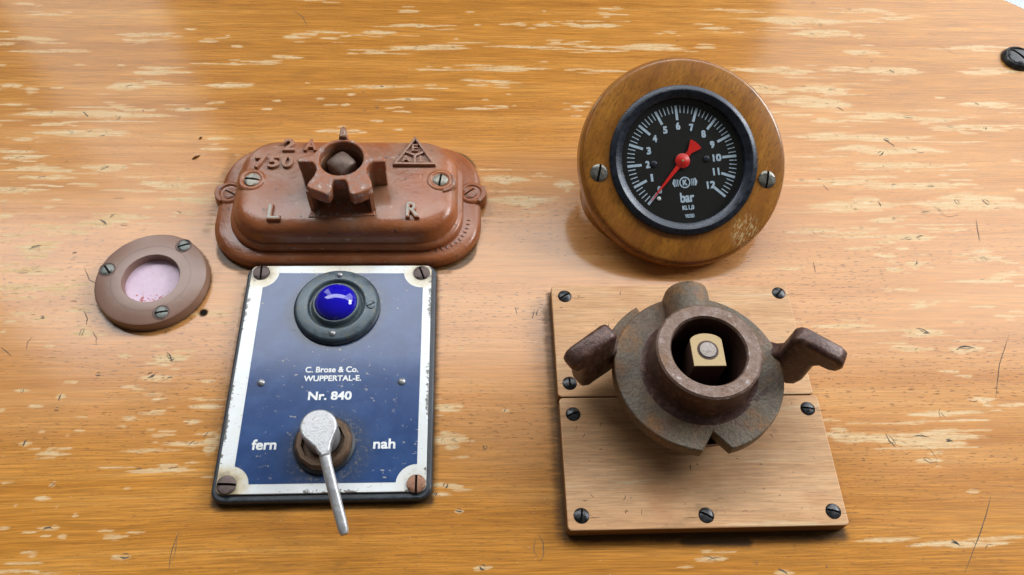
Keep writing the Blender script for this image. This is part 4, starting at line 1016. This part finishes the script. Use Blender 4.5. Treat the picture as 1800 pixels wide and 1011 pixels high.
needle = t.part("needle", curve_prism([[(23.2, .12), (3, .95), (-3, 1.1)] + tail[0:] + [(-3, -1.1), (3, -.95), (23.2, -.12)]], -1.5, -1.2), 'red', dial, 0, ND)
t.part("needle_hub", lathe(0, 0, [(3.3, -1.9), (3.3, -1.2), (3.0, -1.0), (1.9, -.95), (1.7, -.8), (.05, -.75)], 40), 'red', needle, 40, ND)
t.part("needle_pin", lathe(0, 0, [(.6, -.9), (.55, -.7), (.05, -.6)], 16), 'brass', needle, 60, ND)
for x in (-12.9, 11.2):
    t.part("dial_screw", lathe(x, 0, [(1.5, -1.95), (1.45, -1.6), (.9, -1.3), (.05, -1.25)], 20), 'bezel', dial, 60, GD)
t.part("stop_pin", lathe(-12.6, -15.6, [(.9, -1.95), (.9, -1.6), (.5, -1.45), (.05, -1.4)], 16), 'white', dial, 60, GD)
for x, y, a in ((-38.0, -6.0, -12), (38.0, -8.2, -9)):
    t.part("screw", screw_mesh(x, y, .05, .9, 3.95, a, .13, .12), 'scr_steel', xf=G)

# ------------------------------------------------------------------ two planed boards
def board(label, x0, x1, y0, y1, screws):
    t = Thing("screwed_board", label, "board", ((x0 + x1) / 2, (y0 + y1) / 2, 0), "boards under the iron socket")
    t.part("board", curve_prism([rrect(x0, x1, y0, y1, 1.6, 5)], 0.02, 7.0, .5, 3), 'board', smooth=30)
    V.clear(); F.clear()                # knocks and cracks in the face, dark with dirt
    r2 = random.Random(int(-y0))
    for k in range(26):
        ribbon(bow(r2.uniform(x0 + 3, x1 - 3), r2.uniform(y0 + 3, y1 - 3), r2.uniform(.6, 2.4), R(r2.choice((0, 4, -5, 60, -50, 80))), r2.choice((-.3, .2, .3))), r2.uniform(.2, .42), 7.03)
    for x, y, a in screws:              # a hairline split running from each screw along the grain
        ribbon([(x + r2.choice((-1, 1)) * (2.6 + 1.1 * q), y + r2.uniform(-.25, .25) + r2.choice((-.4, .3)) * 0) for q in range(2)] , .2, 7.03)
        d = r2.choice((-1, 1)); L = r2.uniform(3, 9)
        ribbon([(x + d * (2.8 + L * q / 5), y - .8 + r2.uniform(-.15, .15)) for q in range(6)], .26, 7.035)
    t.part("dirt_marks", mesh_from(V, F), 'grey_crack', smooth=0)['kind'] = 'stuff'
    for x, y, a in screws:
        s = t.part("screw", screw_mesh(x, y, 7.03, 7.9, 2.95, a, .13, .28), 'scr_dark')
    return t
board("upper pale board, half hidden behind the iron socket, three screws showing", 16.3, 119.7, -55.8, -3.6, ((22.0, -9.0, -60), (115.4, -7.9, -42), (21.3, -49.9, 3)))
board("lower pale board with five dark screws, below the seam", 16.6, 121.0, -108.6, -56.2, ((21.7, -63.2, -68), (115.8, -62.1, 80), (21.9, -103.2, -10), (68.1, -103.9, 62), (116.0, -103.3, 75)))

# ------------------------------------------------------------------ iron socket
ax, ay = 67.7, -55.3
t = Thing("iron_socket", "rusty iron socket with round flange and two wing lugs on the boards", "iron fitting", (ax, ay, 7))
out = []
for i in range(120):
    a = R(-90 + 3 * i)
    x, y = ax + 32.2 * math.cos(a), ay + 32.2 * math.sin(a)
    if 64.2 < x < 75.0 and y < ay: continue
    out.append((x, y))
notch = [(64.2, -87.3), (69.0, -80.0), (75.0, -86.66)]
k0 = max(range(len(out)), key=lambda i: (out[i][1] < ay) and out[i][0] <= 64.2 and out[i][0])
k0 = [i for i, p in enumerate(out) if p[1] < ay and p[0] <= 64.2][-1]
outl = out[k0 + 1:] + out[:k0 + 1]
fl = t.part("flange", curve_prism([outl + notch, circ(ax, ay, 15, 48)], 23.2, 29.0, .6, 2), 'iron', smooth=40)
t.part("skirt", lathe(ax, ay, [(27.5, 23.3), (27.0, 19.0), (22.0, 17.5)], 72), 'lug', fl, 40)
t.part("flange_slope", lathe(ax, ay, [(31.2, 28.95), (26, 29.5), (22.5, 30.4), (20.6, 31.8), (19.6, 33.6), (19.3, 35)], 96), 'iron', fl, 50) if False else None
t.part("rim", lathe(ax, ay, [(13.7, 43.9), (14.3, 44.9), (18.5, 45.0), (19.3, 44.3)], 96), 'rim', smooth=40)
t.part("rim_wall", lathe(ax, ay, [(19.3, 44.35), (19.4, 35), (19.8, 31.4), (20.6, 29.9), (22.4, 29.05), (22.4, 28.6)], 96), 'ironw' if 'ironw' in M else 'lug', smooth=60)
t.part("bore", lathe(ax, ay, [(13.7, 43.95), (13.6, 12), (.05, 12)], 72), 'ironin', smooth=40)
t.part("shaft_base", lathe(ax, ay, [(22, 24.7), (20, 22), (17, 14), (19, 7.05)], 64), 'lug', smooth=40)
arch = []
for y, s_, drop in ((-37.5, 8.6, 0), (-25.5, 8.5, 0), (-23.6, 8.2, .1), (-22.6, 7.5, .5), (-22.2, 6.2, 1.2), (-22.1, 2.0, 4.0)):
    rgn = []
    for i in range(25):
        a = math.pi * i / 24
        rgn.append((66.3 + s_ * math.cos(a), y, 32.6 - drop + s_ * 1.06 * math.sin(a)))
    rgn = [(66.3 + s_, y, 27.0)] + rgn + [(66.3 - s_, y, 27.0)]
    arch.append(rgn)
t.part("boss", fix_normals(loft(arch, True, True)), 'iron', smooth=50)
# wing lugs: an L profile standing on edge, rounded, mirrored left and right
def lug_profile(w):
    return [(-7, 15), (w - 4, 15), (w - 1.4, 17.5), (w - .2, 22), (w, 34.0), (w + 1.6, 36.0), (17.0, 36.2), (19.2, 37.6), (20.2, 40.5), (19.4, 43.6), (16.8, 45.2), (2.6, 46.6), (.6, 45.8), (-.6, 43.6), (-1.2, 32), (-3.5, 29.2), (-7, 28)]
def lug(sgn):
    me = curve_prism([lug_profile(11.6 if sgn > 0 else 14.0)], -3.7, 3.7, 1.9, 4)          # profile (u, z) with thickness along the third axis
    th = R(-31 if sgn > 0 else -35)
    d = Vector((math.cos(th), math.sin(th), 0)); nrm = Vector((math.sin(th), -math.cos(th), 0))
    o = (Vector((102.6, -45.9, 0)) if sgn > 0 else Vector((104.0, -44.2, 0))) + nrm * 3.0
    mtx = Matrix(((d.x, 0, nrm.x, o.x), (d.y, 0, nrm.y, o.y), (0, 1, 0, 0), (0, 0, 0, 1)))
    me.transform(mtx)
    if sgn < 0:
        me.transform(Matrix(((-1, 0, 0, 2 * ax), (0, 1, 0, 0), (0, 0, 1, 0), (0, 0, 0, 1))))
    fix_normals(me)
    return t.part("wing_lug", me, 'lug', smooth=50)
lug(1)
lg_l = lug(-1)
# worn cast figures standing on the left lug's front face
th = R(-35); d_ = Vector((-math.cos(th), math.sin(th), 0)); n_ = Vector((-math.sin(th), -math.cos(th), 0))
o_ = Vector((2 * ax - 104.0, -44.2, 0)) + n_ * 6.65
if n_.y > 0: n_ = -n_
for u0, z0_, u1, z1_ in ((3, 40, 6, 40), (3, 37.5, 6, 37.5), (3, 37.5, 3, 40), (8, 39, 10.5, 39), (8, 36.5, 10.5, 36.5), (10.5, 36.5, 10.5, 39), (4, 33, 4, 29), (7, 33, 7, 29), (7, 33, 9.5, 33), (10, 31, 12, 31), (4, 26, 7, 26), (9, 27, 9, 23.5), (5, 23, 7, 23)):
    a_ = o_ + d_ * u0 + Vector((0, 0, z0_)); c_ = o_ + d_ * u1 + Vector((0, 0, z1_))
    ln = (c_ - a_).normalized(); sd = ln.cross(n_).normalized()
    rings2 = [[tuple(p + sd * (.5 * math.cos(q)) + n_ * (.35 * math.sin(q))) for q in [2 * math.pi * i / 6 for i in range(6)]] for p in (a_, c_)]
    t.part("cast_figure", fix_normals(loft(rings2)), 'lug', lg_l, 60)
arc = [(ax + r * math.cos(R(a)), ay + r * math.sin(R(a))) for r, rng_ in ((36.6, range(122, 172, 4)), (30.0, range(170, 121, -4))) for a in rng_]
t.part("cam_segment", curve_prism([arc], 19.5, 23.5, .6), 'iron', smooth=40)
m = curve_prism([rrect(-3.8, 3.8, -.75, .75, .2, 3)], 28.9, 29.12, 0)
t.part("punched_slot", m, 'ironin', fl, 0, Matrix.Translation((89.8, -65.6, 0)) @ Matrix.Rotation(R(40), 4, 'Z'))
ic = (68.0, -53.6)
arc_t = [(ic[0] + 6.0 * math.cos(R(a)), ic[1] + 3.4 + 3.4 * math.sin(R(a))) for a in range(10, 171, 10)]
ins = t.part("flatted_spindle", curve_prism([[(ic[0] - 5.9, ic[1] - 6.6), (ic[0] + 5.9, ic[1] - 6.6)] + arc_t], 10, 41.2, .1), 'ironin', smooth=40)
t.part("spindle_face", curve_prism([[(ic[0] - 5.9, ic[1] - 6.6), (ic[0] + 5.9, ic[1] - 6.6)] + arc_t], 41.2, 42.0, .15), 'brass', ins, 40)
t.part("spindle_pin", lathe(ic[0] + .1, ic[1] - .2, [(3.05, 42.0), (3.0, 42.5), (.05, 42.6)], 32), 'pin', ins, 40)
t.part("pin_groove", lathe(ic[0] + .1, ic[1] - .2, [(3.95, 42.02), (3.6, 42.12), (3.0, 42.05)], 32), 'ironin', ins, 40)

# ------------------------------------------------------------------ dark screw with cup washer at the right edge
sx_, sy_ = 285.2, 147.6
t = Thing("panel_screw", "large dark slotted screw in a cup washer at the panel's right edge", "screw", (sx_, sy_, 0))
t.part("cup_washer", lathe(sx_, sy_, [(8.8, .05), (8.7, 1.0), (7.9, 2.6), (7.1, 2.9), (6.4, 2.3)], 48), 'scr_dark', smooth=50)
t.part("screw_head", screw_mesh(sx_, sy_, 1.0, 3.5, 6.4, 28, .12, .12), 'scr_dark')

# ------------------------------------------------------------------ crumbs on the panel
def crumb(label, x, y, l, w, a):
    V, F = [], []
    rg = []
    for u, k in ((-.5, .2), (-.3, .8), (0, 1), (.3, .7), (.5, .2)):
        rg.append([(u * l, .5 * w * k * math.cos(q), .02 + .5 * w * k * (1 + math.sin(q)) * .8) for q in [2 * math.pi * i / 7 + u for i in range(7)]])
    tt = Thing("wood_crumb", label, "crumb", (x, y, 0), "crumbs on the panel")
    tt.part("crumb_body", fix_normals(loft(rg)), 'crumb', xf=Matrix.Translation((x, y, 0)) @ Matrix.Rotation(R(a), 4, 'Z'))
crumb("larger slanted brown crumb lying up and left of the cast housing", -149.1, 74.4, 4.2, 1.2, 38)
crumb("tiny brown crumb just above the larger slanted one", -149.1, 86.8, 2.0, 1.0, 60)
